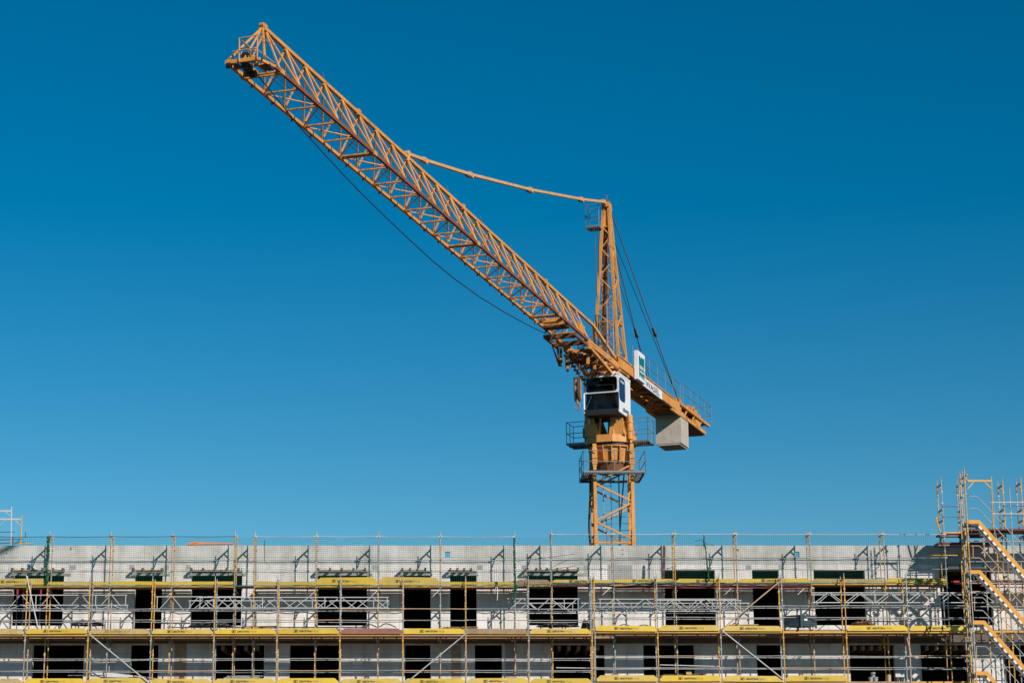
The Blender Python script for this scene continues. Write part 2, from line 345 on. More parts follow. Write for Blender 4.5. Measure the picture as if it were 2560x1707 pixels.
def head(parent, x, Yf, Yr, z, m):
    mb = MB(); mb.beam((x, Yf + 0.02, z - 0.03), (x, Yr - 0.02, z - 0.03), 0.045, 0.06)
    mb.beam((x, Yf + 0.02, z - 0.34), (x, Yf + 0.22, z - 0.07), 0.03, 0.04); mb.beam((x, Yr - 0.02, z - 0.34), (x, Yr - 0.22, z - 0.07), 0.03, 0.04)
    return mb.build('frame_head', m, parent)
def rail(parent, x0, x1, Y, z, name='guard_rail', m=None, r=0.0185, dz=0.0, sag=0.0):
    sag = sag or random.uniform(-.012, .018); mb = MB(); k = 5
    pts = [V((x0 + (x1 - x0) * i / k, Y, z + dz * i / k - sag * 4 * (i / k) * (1 - i / k))) for i in range(k + 1)]
    mb.path(pts, r, 7)
    for x in (x0 + 0.04, x1 - 0.04): mb.box(x - 0.05, x + 0.05, Y - 0.022, Y + 0.022, (z if x < (x0 + x1) / 2 else z + dz) - 0.026, (z if x < (x0 + x1) / 2 else z + dz) + 0.026)
    return mb.build(name, m or M['steel'], parent)
def deck(parent, x0, x1, y0, y1, z, face, ribs=True, name='deck'):
    """steel plank deck: coloured edge beam, plates with a slotted gap, corrugated underside"""
    mb = MB(); mb.use(face); mb.box(x0 + 0.03, x1 - 0.03, y0, y0 + 0.03, z - 0.085, z)
    mb.use(M['wood']); d = (y1 - y0 - 0.034); n = max(3, round(d / 0.19))
    for k in range(n): mb.box(x0 + 0.03, x1 - 0.03, y0 + 0.034 + d * k / n, y0 + 0.034 + d * (k + 1) / n - 0.038, z - 0.02, z - 0.004)
    if ribs:
        mb.use(M['wood']); n = int((x1 - x0) / 0.085)
        for i in range(n):
            x = x0 + 0.06 + (x1 - x0 - 0.12) * i / (n - 1); mb.box(x - 0.017, x + 0.017, y0 + 0.035, y1, z - 0.105, z - 0.021)
    mb.use(M['deck_red']); mb.box(x0 + 0.03, x1 - 0.03, y1 + 0.002, y1 + 0.03, z - 0.085, z)
    return mb.build(name, None, parent)
def toe(parent, x0, x1, Y, z0, z1, m, text=True, label=None, chamfer=True, tilt=None, ink='ink'):
    tilt = random.uniform(-.022, .022) if tilt is None else tilt; z1 += random.uniform(-.014, .014)
    if m is M['board'] and random.random() < .35: m = M['board_b']
    if text and text is not True: text += random.uniform(-.03, .04)
    c = min(0.16, (z1 - z0) * 0.8) if chamfer else 0.001
    dx = 0.035; a, b = x0 + dx, x1 - dx; k = (z1 - z0)
    pts = [(a, Y, z0 + k * 0.15), (a + 0.03, Y, z0), (b - 0.03, Y, z0 + tilt), (b, Y, z0 + k * 0.15 + tilt), (b, Y, z0 + k * 0.45 + tilt), (b - c, Y, z1 + tilt), (a + c, Y, z1), (a, Y, z0 + k * 0.45)]
    mb = MB(); mb.prism(pts, (0, 1, 0), 0.03); o = mb.build('toe_board', m, parent)
    if label: o['label'] = label
    if text:
        xs = a + (b - a) * (0.27 if text is True else text); t = MB(); zc = (z0 + z1) / 2 - 0.045 + tilt / 2; y = Y - 0.004
        t.use(M[ink]); 
        for q in ((0, 0.17, 0, 0.012), (0, 0.17, 0.098, 0.11), (0, 0.012, 0, 0.11), (0.158, 0.17, 0, 0.11)): t.box(xs + q[0], xs + q[1], y - 0.002, y + 0.002, zc + q[2] - 0.01, zc + q[3] - 0.01)
        add_text(t, 'BP', 0.10, (xs + 0.03, y, zc + 0.005), (1, 0, 0), (0, 0, 1), 0.004, 0.9)
        w = add_text(t, 'GERÜSTBAU', 0.10, (xs + 0.21, y, zc + 0.005), (1, 0, 0), (0, 0, 1), 0.003, 0.98)
        t.use(M['inkl']); add_text(t, 'PLUS', 0.10, (xs + 0.25 + w, y, zc + 0.005), (1, 0, 0), (0, 0, 1), 0.0, 1.0)
        t.build('lettering', None, o)
    return o
def girder(parent, x0, x1, Y, z0, z1):
    mb = MB(); r = 0.022
    mb.tube((x0 - 0.06, Y, z1), (x1 + 0.06, Y, z1), r, 7); mb.tube((x0 - 0.06, Y, z0), (x1 + 0.06, Y, z0), r, 7)
    L = x1 - x0; n = max(2, round(L / 0.62)); s = L / n
    for i in range(n):
        a = x0 + s * i; up = i % 2 == 0
        mb.tube((a + 0.04, Y, z0 if up else z1), (a + s - 0.04, Y, z1 if up else z0), 0.016, 6)
        if i % 4 == 0: mb.tube((a, Y, z0), (a, Y, z1), 0.016, 6)
    mb.tube((x1, Y, z0), (x1, Y, z1), 0.016, 6)
    return mb.build('lattice_girder', M['alu'], parent)

# ------------------------------------------------------------------ outer scaffold
YO, YOR = 85.5, 86.23
PL = [-94 + 157.3 * i for i in range(10)] + [1480.0]      # left run
PL = PL[:10] + [1479.5]
PR = [1487.0, 1643.9, 1801.5, 1957.8, 2115.3, 2271.5, 2424.0]
outer = thing('facade_scaffold', 'front row of tube scaffolding with lettered yellow toe boards before the window openings', 'scaffolding', (X(1200, 1575, YO), YO, 0))
ZA, ZB = zz(1583.5, YO), zz(1709.5, YO)         # left run deck tops
DR = zz(1576.2, YO) - ZA                        # right run sits a little higher
for run, ps in enumerate((PL, PR)):
    dz = DR if run else 0.0
    za, zb = ZA + dz, ZB + dz; zc = zb - 2.0
    zt = za + 2.2
    for i, px in enumerate(ps):
        post(outer, px, 1575, YO, 0.0, zt, 100 * run + i)
        post(outer, px, 1575, YOR, 0.0, zt - 0.05, 500 + 100 * run + i, 'rear_post', YO)
        x = X(px, 1575, YO)
        for zl in (zt - 0.04, za - 0.10, zb - 0.10): head(outer, x, YO, YOR, zl, M['ochre'] if (i + run) % 2 else M['steel'])
    for i in range(len(ps) - 1):
        x0, x1 = X(ps[i], 1575, YO), X(ps[i + 1], 1575, YO)
        for lv, z in enumerate((za, zb, zc)):
            face = M['ochre']
            if not run and lv == 0 and i == 7: face = M['tan']
            if run and lv == 1 and i >= 4: face = M['wood'] if i == 4 else M['ochre']
            deck(outer, x0, x1, YO + 0.01, YOR - 0.01, z, face)
            if lv == 2: continue
            wid = 2 if (run or i not in (7, 8)) or lv else 1
            j = (lambda: random.uniform(-0.012, 0.012))
            for h in (0.55, 1.02): rail(outer, x0, x1, YO - 0.03, z + h + j(), 'guard_rail', dz=j(), m=M['steel'] if random.random() < .8 else M['tan'])
            if not (lv == 0 and not run and i in (7, 8)):
                for h in (0.55, 1.02): rail(outer, x0, x1, YOR + 0.03, z + h + j(), 'rear_rail', dz=j())
        # toe boards
        if not run:
            m0 = ['board_worn', 'board_gold', 'board_worn', 'board', 'board', 'board_gold', 'board_red', 'board', 'wood', 'board'][i] if i < 10 else 'board'
            lab = {'board_red': 'faded reddish toe board without lettering', 'board_worn': 'worn ochre toe board', 'wood': 'bare grey brown wooden toe board'}.get(m0)
            txt = False if m0 in ('wood', 'board_red') or i == 0 else [0.27, 0.27, 0.27, 0.27, 0.27, 0.29, 0.28, 0.27, 0.27, 0.29][i]
            toe(outer, x0, x1, YO - 0.06, za - 0.005, za + 0.21, M[m0], txt, lab, ink='inkl' if m0 == 'board_worn' else 'ink')
            m1 = 'board' if i != 0 else 'board_worn'
            if i in (7, 9): m1 = 'board_gold'
            toe(outer, x0, x1, YO - 0.06, zb - 0.005, zb + 0.23, M[m1], i > 0)
        else:
            if i != 3: toe(outer, x0, x1, YO - 0.06, za - 0.005, za + 0.21, M['board'], 0.31)
            if i < 3: toe(outer, x0, x1, YO - 0.06, zb - 0.005, zb + 0.23, M['board'], 0.31)
            if i == 3: toe(outer, x0, x1, YO - 0.06, zb - 0.005, zb + 0.23, M['board_gold'], 0.31)
def brace(parent, a, b, Y, m, name='diagonal_brace'):
    mb = MB(); mb.tube(W(a[0], a[1], Y), W(b[0], b[1], Y), 0.026, 7); return mb.build(name, m, parent)
brace(outer, (223, 1584), (372, 1706), YO - 0.09, M['alu'])
brace(outer, (1167, 1581), (1013, 1708), YO - 0.09, M['alu'])
brace(outer, (1806, 1571), (1955, 1448), YO - 0.09, M['tan'])
brace(outer, (1806, 1576), (1958, 1697), YO - 0.09, M['alu'])
brace(outer, (66, 1438), (95, 1569), YO - 0.09, M['alu'])
brace(outer, (2263, 1577), (2278, 1640), YO + 0.3, M['tan'])
# lattice girders bridging behind the posts
for a, b, t0, t1, Y in ((-60, 314, 1487, 1526, YOR + 0.05), (-60, 318, 1512, 1526, YOR - 0.05), (393, 604, 1491, 1527, YOR + 0.05), (475, 972, 1501, 1527, YOR + 0.05), (500, 968, 1492.5, 1519, YO + 0.12),
                        (1272, 1445, 1496, 1522, YO + 0.12), (1285, 1870, 1507, 1532, YOR + 0.05), (1500, 1838, 1497, 1522, YO + 0.12), (1640, 1850, 1500, 1527, YOR - 0.05), (2035, 2490, 1481, 1505.5, YO + 0.12), (2035, 2420, 1486, 1513, YOR + 0.05)):
    girder(outer, X(a, 1500, Y), X(b, 1500, Y), Y, zz(t1, Y), zz(t0, Y))
# grating ends of the main ledgers and odd loose tubes
for (a, b, Y, m) in (((230, 1521), (312, 1519), YOR, 'steel'), ((170, 1687), (262, 1687), YOR + .2, 'alu'), ((1800, 1638), (1868, 1638.5), YOR + .1, 'tan'), ((1650, 1661), (1800, 1665), YO + .3, 'alu'), ((1390, 1668), (1642, 1671), YO + .3, 'alu'),
                     ((1800, 1668), (1870, 1670), YOR + .1, 'alu'), ((222, 1658), (273, 1655), YOR + .2, 'alu'), ((2325, 1387.5), (2394, 1387.5), 86.3, 'ochre')):
    mb = MB(); mb.tube(W(a[0], a[1], Y), W(b[0], b[1], Y), 0.022, 6); mb.build('loose_tube', M[m], outer)

# ------------------------------------------------------------------ inner, taller scaffold
YI, YIR = 86.4, 87.13
PI = [-32.5, 121.7, 275.6, 430, 587, 636, 790, 945.6, 1101, 1286.5, 1378.6, 1533, 1687, 1841, 2025.7, 2210.4, 2367]
inner = thing('inner_scaffold', 'taller rear row of tube scaffolding close to the wall, posts rising above the parapet', 'scaffolding', (X(1200, 1400, YI), YI, 0))
def iz(i, left, right, Y=YI): return Z(left if i <= 9 else right, Y)
for i, px in enumerate(PI[:-1]):
    zt = iz(i, 1338, 1332); x = X(px, 1400, YI)
    post(inner, px, 1400, YI, 0.0, zt + 0.02, 900 + i)
    post(inner, px, 1400, YIR, 0.0, zt - 0.02, 950 + i, 'rear_post', YI)
    head(inner, x, YI, YIR, zt - 0.02, M['tan']); head(inner, x, YI, YIR, iz(i, 1465, 1457) - 0.08, M['ochre'])
TOE = {0: (1447, 'board', 0.2), 1: (1453, 'board', 0), 2: (1453, 'board', 0), 3: (1453, 'board', 0), 5: (1453, 'board_gold', 0), 6: (1443.5, 'board', 0.28), 7: (1442.5, 'board', 0.27), 8: (1453.5, 'board_gold', 0),
       9: (1448.5, 'wood', 0), 10: (1447.5, 'board', 0.28), 11: (1447, 'board', 0.29), 12: (1446, 'board', 0.3), 13: (1447, 'board', 0.35), 14: (1445.5, 'board_worn', 0), 15: (1443.5, 'board', 0.28)}
for i in range(len(PI) - 1):
    x0, x1 = X(PI[i], 1400, YI), X(PI[i + 1], 1400, YI)
    zd = iz(i if i < 9 else 10, 1462, 1456)
    if i == 9: zd = Z(1460, YI)
    if i == 4:
        mb = MB(); mb.box(x0 + .03, x1 - .03, YI + .05, YIR, zd - 0.06, zd - 0.01); mb.build('deck', M['deck_red'], inner)
    else:
        deck(inner, x0, x1, YI + 0.01, YIR - 0.01, zd, M['deck_red'] if 9 < i < 14 else M['ochre'], 2)
        mb = MB(); mb.box(x0 + .03, x1 - .03, YIR + .04, YF - .27, zd - .03, zd - .01); mb.box(x0 + .03, x1 - .03, YF - .22, YF - .12, zd - .03, zd - .01); mb.build('bracket_deck', M['wood'], inner)
    if 9 < i < 14:
        mb = MB(); mb.box(x0 + .04, x1 - .04, YI + 0.06, YI + 0.10, zd - 0.22 + (0.06 if i == 10 else 0), zd - 0.09); mb.build('fascia_board', M['deck_red'], inner)
        mb = MB(); mb.tube((x0, YI - .03, zd - .10), (x1, YI - .03, zd - .10), 0.02, 6); mb.build('ledger_tube', M['steel'], inner)
    # lower inner lift
    zl = ZA + 0.06 + (DR if i > 10 else 0)
    deck(inner, x0, x1, YI + 0.2, YF - 0.14, zl - 0.06, M['wood'], 2, 'lower_deck'); deck(inner, x0, x1, YI + 0.2, YF - 0.14, zl - 2.06, M['wood'], 2, 'lower_deck')
    for h, nm in ((0.55, 'guard_rail'), (1.03, 'guard_rail')):
        rail(inner, x0, x1, YI - 0.03, zd + h + random.uniform(-.02, .02), nm, M['steel'], 0.016)
    if i != 9 and i != 4: rail(inner, x0, x1, YI - 0.03, iz(i, 1341, 1335) + random.uniform(-.01, .01), 'top_rail', M['alu'] if i > 4 else M['steel_dark'], 0.016, sag=0.02)
    if i in TOE:
        t, mm, tx = TOE[i]
        toe(inner, x0, x1, YI - 0.03, zd + (0.005 if t < 1450 else 0.02), Z(t, YI), M[mm], tx if tx else False, chamfer=(t < 1450))
    elif i == 9: pass
for i in range(len(PI) - 1):
    x = X(PI[i], 1400, YI)
    for zt_ in (Z(1476, YI), Z(1598, YI)):
        mb = MB(); mb.tube((x + .06, YI - .1, zt_), (x + .06, YF - .002, zt_), .022, 6); mb.build('wall_tie', M['steel_dark'], inner)
        mb = MB(); mb.beam((x, YIR, zt_ - .38), (x, YF - .16, zt_ + .04), .04, .05); mb.beam((x, YIR, zt_ + .06), (x, YF - .14, zt_ + .06), .04, .05); mb.build('console', M['steel_dark'] if i % 3 else M['ochre'], inner)
# sloping board under the net in the right-hand half
mb = MB(); mb.beam(W(1535, 1463, YI - .08), W(1690, 1451.5, YI - .08), 0.03, 0.07); mb.build('sloping_batten', M['wood'], inner)
for px, y0, y1, m in ((2480, 1320, 1707, 'ochre'), (2515, 1340, 1707, 'tan')): pass

# safety nets -------------------------------------------------------
def net(x0, x1, zt, zb, Y, seed, tmat, cell=0.088, r=0.0031):
    rnd = random.Random(seed); ph = [rnd.uniform(0, 6.3) for _ in range(6)]
    nx = max(2, round((x1 - x0) / cell)); nz = max(2, round((zt - zb) / cell)); sub = 1
    def P(i, k):
        u = x0 + (x1 - x0) * i / nx; v = k / nz; e = math.sin(math.pi * min(1, v * 1.1))
        x = u + 0.025 * math.sin(v * 5 + u * 1.7 + ph[0]) * e
        z = zt + (zb - zt) * v - 0.045 * math.sin(u * 2.1 + ph[1]) * e - 0.02 * math.sin(u * 5.3 + ph[2] + v * 3) * e
        y = Y + 0.05 * math.sin(u * 1.3 + ph[3] + v * 3) * e + 0.02 * math.sin(u * 4.1 + ph[4]) * e
        return (x, y, z)
    G = [[P(i, k) for k in range(nz + 1)] for i in range(nx + 1)]
    vs, fs = [], []
    def strand(pts, ax):
        o = len(vs)
        for p in pts:
            for t in (0.5, 2.6, 4.7):
                c, s = math.cos(t) * r, math.sin(t) * r
                vs.append((p[0] + c, p[1] + s, p[2]) if ax else (p[0], p[1] + s, p[2] + c))
        for j in range(len(pts) - 1):
            for q in range(3):
                a = o + 3 * j + q; b = o + 3 * j + (q + 1) % 3; fs.append((a, b, b + 3, a + 3))
    for i in range(nx + 1): strand(G[i], True)
    for k in range(nz + 1): strand([G[i][k] for i in range(nx + 1)], False)
    me = bpy.data.meshes.new('safety_net'); me.from_pydata(vs, [], fs); me.materials.append(tmat); me.update()
    o = bpy.data.objects.new('safety_net', me); col.objects.link(o); return o
YN = YI - 0.10
segs = [(-60, 119, 1341, 1460, 'leftmost green safety net, left of the green net bundle'),
        (123, 587, 1341, 1462, 'green safety net between the net bundle and the narrow gap bay'),
        (589, 634, 1345, 1466, 'narrow strip of green safety net in the gap bay between two yellow posts'),
        (637, 1284, 1342, 1462, 'green safety net with a loose cord, left of the long hanging green net rope'),
        (1288, 1377, 1345, 1462, 'sagging green net right of the long hanging net rope'),
        (1380, 1840, 1336, 1455, 'green safety net in front of the crane mast with knotted cords'),
        (1842, 2364, 1334, 1454, 'rightmost green safety net reaching the stair tower')]
for i, (a, b, t, bt, lb) in enumerate(segs):
    o = net(X(a, 1400, YN), X(b, 1400, YN), Z(t, YN), Z(bt, YN), YN, i, M['net']); tag(o, lb, 'safety net', 'green safety nets along the parapet')
# edge rope along the foot of the nets
mb = MB(); rnd = random.Random(3); pts = []
for i in range(161):
    px = -60 + i * 15.2; py = (1464 if px < 1370 else 1457) + rnd.uniform(-1.6, 1.8); pts.append(W(px, py, YN - 0.03 + rnd.uniform(-.02, .02)))
mb.path(pts, 0.020, 5); tag(mb.build('net_edge_rope', M['net']), 'green edge rope running along the foot of the safety nets', 'rope')
def bundle(pts, Y, r, label, name='net_bundle'):
    mb = MB(); rnd = random.Random(len(label)); P = []
    for (a, b) in zip(pts, pts[1:]):
        n = max(3, int(abs(b[1] - a[1]) / 3))
        for i in range(n):
            t = i / n; P.append((W(a[0] + (b[0] - a[0]) * t + rnd.uniform(-1, 1), a[1] + (b[1] - a[1]) * t, Y), (a[2] + (b[2] - a[2]) * t) * rnd.uniform(.7, 1.25)))
    P.append((W(pts[-1][0], pts[-1][1], Y), pts[-1][2]))
    for s in range(5):
        off = [V((rnd.uniform(-1, 1), rnd.uniform(-1, 1), 0)) * r * 0.8 for _ in P]
        for j in range(len(P) - 1):
            mb.tube(P[j][0] + off[j] * P[j][1], P[j + 1][0] + off[j + 1] * P[j + 1][1], r * 0.75 * P[j][1], 6, r * 0.75 * P[j + 1][1])
    return tag(mb.build(name, M['netd']), label, 'net bundle', 'bunched green netting')
bundle([(121, 1343, .8), (120, 1375, 1.1), (117, 1410, .8), (117, 1440, .8), (119, 1454, 1.1)], YI - 0.14, 0.058, 'thick green bundle of gathered netting on a post near the left edge')
bundle([(1285.5, 1343, .6), (1286, 1400, .7), (1288, 1450, .8), (1288, 1480, 1.1), (1281, 1512, .5), (1271, 1522, .3)], YO - 0.12, 0.05, 'long green rope of netting hanging past the deck to the lattice girder')
bundle([(1759, 1337, .25), (1761, 1358, .6), (1764, 1372, .4), (1767, 1400, .35), (1770, 1430, .6), (1772, 1452, .5)], YI - 0.16, 0.06, 'knotted blue green cord dangling in the net right of the crane mast')
mb = MB(); mb.path([W(1738, 1352, YN - .05), W(1752, 1348, YN - .05), W(1760, 1356, YN - .05), W(1772, 1361, YN - .05), W(1785, 1363, YN - .05)], 0.014, 5); mb.path([W(1738, 1363, YN - .05), W(1752, 1362, YN - .05), W(1766, 1364, YN - .05)], 0.012, 5)
tag(mb.build('knotted_rope', M['net']), 'loose cord ends knotted sideways in the net right of the crane mast', 'cord')
mb = MB(); mb.path([W(661, 1350, YN - .05), W(662, 1380, YN - .05), W(661, 1398, YN - .05), W(663, 1406, YN - .05)], 0.014, 5)
tag(mb.build('hanging_cord', M['netd']), 'short green cord hanging in the net left of centre', 'cord')
mb = MB(); mb.path([W(1236, 1482, YO + .2), W(1239, 1468, YO + .2), W(1243, 1467, YO + .2), W(1244, 1480, YO + .2), W(1243, 1500, YO + .2)], 0.016, 5)
tag(mb.build('white_strap', M['alu']), 'pale strap looped under the deck right of the narrow doorways', 'strap')
for a, b, lb in (((1290, 1402), (1436, 1384), 'upper'), ((1290, 1432), (1440, 1414), 'lower')):
    mb = MB(); mb.path([W(a[0], a[1], YN + .2), W((a[0] + b[0]) / 2, (a[1] + b[1]) / 2 + 1, YN + .25), W(b[0], b[1], YF - .3)], 0.011, 5)
    tag(mb.build('tie_wire', M['rope']), lb + ' thin wire slanting up from the hanging green net rope', 'wire')
# maroon padded sling standing on the right of the crane mast
mb = MB(); mb.path([W(1657, 1447, YN + .35), W(1658.5, 1370, YN + .35), W(1660, 1363, YN + .35), W(1662, 1370, YN + .35), W(1660, 1447, YN + .35)], 0.03, 6)
tag(mb.build('lifting_sling', mat('maroon_sling', (0.13, 0.05, 0.07), .8)), 'maroon lifting sling looped upright against the parapet, right of the crane mast', 'sling')

# ------------------------------------------------------------------ things standing on decks and in openings
def wzY(py, Y): return Z(py, Y)
# slatted tub
Yt = YO + 0.12
c0 = W(2002, 1568.0, Yt - 0.10); zt_, zb_ = Z(1537, Yt), Z(1569.5, Yt)
t = thing('site_crate', 'dark grey slatted steel crate with a white sticker, cornerwise on the bare deck', 'crate', c0)
A = V((c0.x, Yt - 0.30, 0)); Lc = V((X(1961, 1560, Yt), Yt + 0.20, 0)); Rc = V((X(2041, 1560, Yt), Yt + 0.12, 0)); Bk = Lc + Rc - A
def slat_side(p, q, nm):
    mb = MB(); n = 5; h = (zt_ - zb_ - 0.06) / n
    for i in range(n):
        mb.beam(p + V((0, 0, zb_ + 0.06 + h * (i + .5))), q + V((0, 0, zb_ + 0.06 + h * (i + .5))), 0.03, h * 0.86)
    mb.build(nm, M['tub'], t)
slat_side(A, Lc, 'left_panel'); slat_side(A, Rc, 'right_panel'); slat_side(Lc, Bk, 'rear_panel'); slat_side(Rc, Bk, 'far_panel')
for p in (A, Lc, Rc, Bk):
    mb = MB(); mb.beam(p + V((0, 0, zb_)), p + V((0, 0, zt_ + (0.22 if p is A else 0.03))), 0.07, 0.07); mb.build('corner_post', M['tub'], t)
mb = MB(); dd = (Rc - A).normalized(); nn = dd.cross(V((0, 0, 1))); cc = A + dd * 0.22 + V((0, 0, zt_ - 0.20)) + nn * 0.022
mb.obox(cc, dd * 0.085, nn * 0.003, V((0, 0, 0.035))); mb.build('sticker', M['white'], t)
# debris and tarps
def lump(name, px0, px1, py, h, Y, m, label, cat, n=10, seed=1):
    rnd = random.Random(seed); mb = MB(); x0, x1 = X(px0, py, Y), X(px1, py, Y); z0 = Z(py, Y); G = []
    for i in range(n + 1):
        u = i / n; e = math.sin(math.pi * u) ** 0.6; row = []
        for k in range(6):
            v = k / 5; a = math.pi * v; row.append((x0 + (x1 - x0) * u, Y - 0.25 * math.cos(a) * (0.3 + e) * rnd.uniform(.7, 1.2), z0 + h * math.sin(a) * e * rnd.uniform(.5, 1.15)))
        G.append(row)
    for i in range(n):
        for k in range(5): mb.add([G[i][k], G[i + 1][k], G[i + 1][k + 1], G[i][k + 1]], [(0, 1, 2, 3)])
    return tag(mb.build(name, m), label, cat)
YD = YI + 0.35
lump('tarpaulin', 1340, 1450, 1566, 0.22, YD, M['tarp'], 'crumpled dark tarpaulin on the deck below the wide window right of the net rope', 'tarpaulin', 14, 2)
lump('sandbag_heap', 1452, 1490, 1570, 0.5, YD, M['tarp'], 'dark heap of bags behind the doubled orange posts in the middle', 'bags', 8, 5)
lump('tarpaulin', 175, 262, 1563, 0.30, YD, M['tarp'], 'crumpled dark sheet on the deck right of the leftmost wide window', 'tarpaulin', 12, 9)
lump('tarpaulin', 470, 585, 1566, 0.25, YD, M['tarp'], 'dark sheet heaped under the second wide window from the left', 'tarpaulin', 12, 11)
lump('tarpaulin', 1655, 1705, 1570, 0.18, YD, M['tarp'], 'small dark sheet on the deck under the wide window right of the maroon sling', 'tarpaulin', 8, 12)
lump('rubble_heap', 2125, 2185, 1562, 0.26, YD, mat('brown_rubble', (0.16, 0.07, 0.04), .9, bump=.6, scale=9), 'reddish brown rubble heap behind a yellow toe board, right of the grey crate', 'rubble', 12, 4)
lump('rubble_heap', 300, 385, 1697, 0.12, YO + 1.2, mat('tan_rubble', (0.35, 0.22, 0.13), .9, scale=9), 'low heap of tan offcuts on the lowest deck below the leaning boards', 'rubble', 10, 6)
for a, b, lb in (((230, 1682), (395, 1702), 'upper'), ((255, 1690), (372, 1704), 'lower')):
    mb = MB(); mb.beam(W(a[0], a[1], YO + 1.1), W(b[0], b[1], YO + 1.1), 0.24, 0.035 if lb == 'lower' else 0.05, (0, -1, 0.4))
    tag(mb.build('loose_board', M['tan'] if lb == 'lower' else M['alu']), lb + ' pale board sloping down to the right behind the left diagonal brace', 'board')
for i, px in enumerate((43.5, 59.5, 102)):
    Yp = YF + 0.5; x = X(px, 1480, Yp)
    t = thing('steel_prop', 'red headed prop, %s of three inside the leftmost wide window' % ('leftmost', 'middle', 'rightmost')[i], 'prop', (x, Yp, Z(1566, Yp)), 'props in the leftmost window')
    mb = MB(); mb.tube((x, Yp, Z(1566, Yp)), (x, Yp, Z(1486, Yp)), 0.03, 7); mb.build('tube', M['steel_dark'], t)
    mb = MB(); mb.tube((x, Yp, Z(1487, Yp)), (x, Yp, Z(1470, Yp)), 0.045, 8); mb.box(x - .1, x + .1, Yp - .06, Yp + .06, Z(1470, Yp), Z(1469, Yp)); mb.build('head', M['red'], t)
# buckets
zb2 = ZB + DR
for i, (px, k, lb) in enumerate(((2177, 0, 'left bucket of the pile of three'), (2189, 0, 'right bucket of the pile of three'), (2183, 1, 'top bucket of the pile of three'), (2222, 0, 'tall pale bucket'), (2243, 0, 'dark bucket beside the wall pier, left'), (2254, 0, 'dark bucket beside the wall pier, right'))):
    Yb = YO + 0.4; x = X(px, 1690, Yb); z = zb2 + 0.0 + (0.19 if k else 0); h = 0.30 if i == 3 else 0.18; mb = MB()
    mb.tube((x, Yb, z), (x, Yb, z + h), 0.075, 12, 0.095); mb.tube((x, Yb, z + h), (x, Yb, z + h + 0.02), 0.10, 12, 0.10)
    tag(mb.build('bucket', M['tan'] if i == 3 else (M['steel'] if i < 3 else M['tub'])), lb + ' on the lowest deck, right', 'bucket', 'buckets on the lowest deck')
mb = MB(); xb = X(1722, 1690, YO + .9); mb.box(xb - .11, xb + .11, YO + .8, YO + 1.0, Z(1697, YO + .9), Z(1678, YO + .9)); mb.box(xb - .12, xb + .12, YO + .79, YO + 1.01, Z(1678, YO + .9), Z(1676.5, YO + .9))
tag(mb.build('cardboard_box', M['woodl']), 'small brown box in a wide opening on the lowest deck', 'box')
mb = MB(); mb.beam(W(1528, 1690, YO + .9), W(1548, 1694, YO + .9), .3, .2); mb.beam(W(1550, 1692, YO + .9), W(1578, 1697, YO + .9), .25, .06)
tag(mb.build('plank_stack', M['woodl']), 'short brown planks on the lowest deck, right of the middle doubled posts', 'planks')
# trestles, hose, boards and spare tubes left lying about
for i, (pa, pb, lb) in enumerate(((196, 226, 'left low trestle in front of the leftmost pale pier'), (228, 262, 'right low trestle in front of the leftmost pale pier'))):
    Yq = YO + .95; zq = ZA + .10; xa, xb = X(pa, 1570, Yq), X(pb, 1570, Yq); mb = MB()
    mb.beam((xa, Yq, zq + .48), (xb, Yq, zq + .48), .05, .04)
    for x_ in (xa, xb):
        for sy in (-.16, .16): mb.beam((x_, Yq, zq + .48), (x_, Yq + sy, zq - .1), .03, .03)
    tag(mb.build('trestle', M['steel_dark']), lb, 'trestle', 'low trestles on the deck')
def hose(pts, Y, rr, m, label, nm='hose', cat='hose'):
    P_ = [W(a, b, Y + .05 * math.sin(i * 1.7)) for i, (a, b) in enumerate(pts)]; Q = []
    for i in range(len(P_) - 1):
        p0, p1, p2, p3 = P_[max(0, i - 1)], P_[i], P_[i + 1], P_[min(len(P_) - 1, i + 2)]
        for k in range(6): t_ = k / 6; Q.append(0.5 * ((2 * p1) + (p2 - p0) * t_ + (2 * p0 - 5 * p1 + 4 * p2 - p3) * t_ ** 2 + (3 * p1 - p0 - 3 * p2 + p3) * t_ ** 3))
    mb = MB(); mb.path(Q + [P_[-1]], rr, 6); tag(mb.build(nm, m), label, cat)
hose([(420, 1467), (422, 1490), (430, 1505), (428, 1530), (418, 1556), (425, 1566)], YI - .1, .014, M['tarp'], 'thin dark cable hanging beside a post left of the second wide window', 'cable', 'cable')
hose([(905, 1566), (925, 1560), (945, 1567), (965, 1558), (990, 1567)], YO + 1.2, .022, M['tarp'], 'dark hose lying in loops behind the faded reddish toe board')
hose([(1540, 1567), (1560, 1560), (1585, 1566), (1610, 1561), (1635, 1568)], YO + 1.2, .018, M['netd'], 'dark green hose on the deck right of the middle doubled posts')
hose([(236, 1580), (238, 1600), (246, 1612), (244, 1640)], YO + .3, .012, M['rope'], 'thin dark cord dangling below the worn ochre board', 'cord', 'cord')
for i, (pa, pb, py, Yq, m, lb) in enumerate(((610, 690, 1570, YO + 1.0, 'woodl', 'fresh timber board lying on the deck left of the wide window with a sheet'), (1100, 1190, 1572, YO + 1.0, 'wood', 'grey board lying on the deck below the narrow doorways'),
        (1815, 1890, 1566, YO + 1.0, 'woodl', 'fresh timber board on the deck left of the grey crate'), (1650, 1760, 1689, YO + 1.0, 'wood', 'weathered board on the lowest deck left of the small brown box'), (560, 650, 1694, YO + 1.0, 'alu', 'pale metal board on the lowest deck at left'))):
    mb = MB()
    for k in range(3): mb.beam(W(pa + 4 * k, py - 2.2 * k, Yq + .05 * k), W(pb + 3 * k, py - 2.2 * k - 1, Yq + .03 * k), .14, .03)
    tag(mb.build('board_stack', M[m]), lb, 'boards')
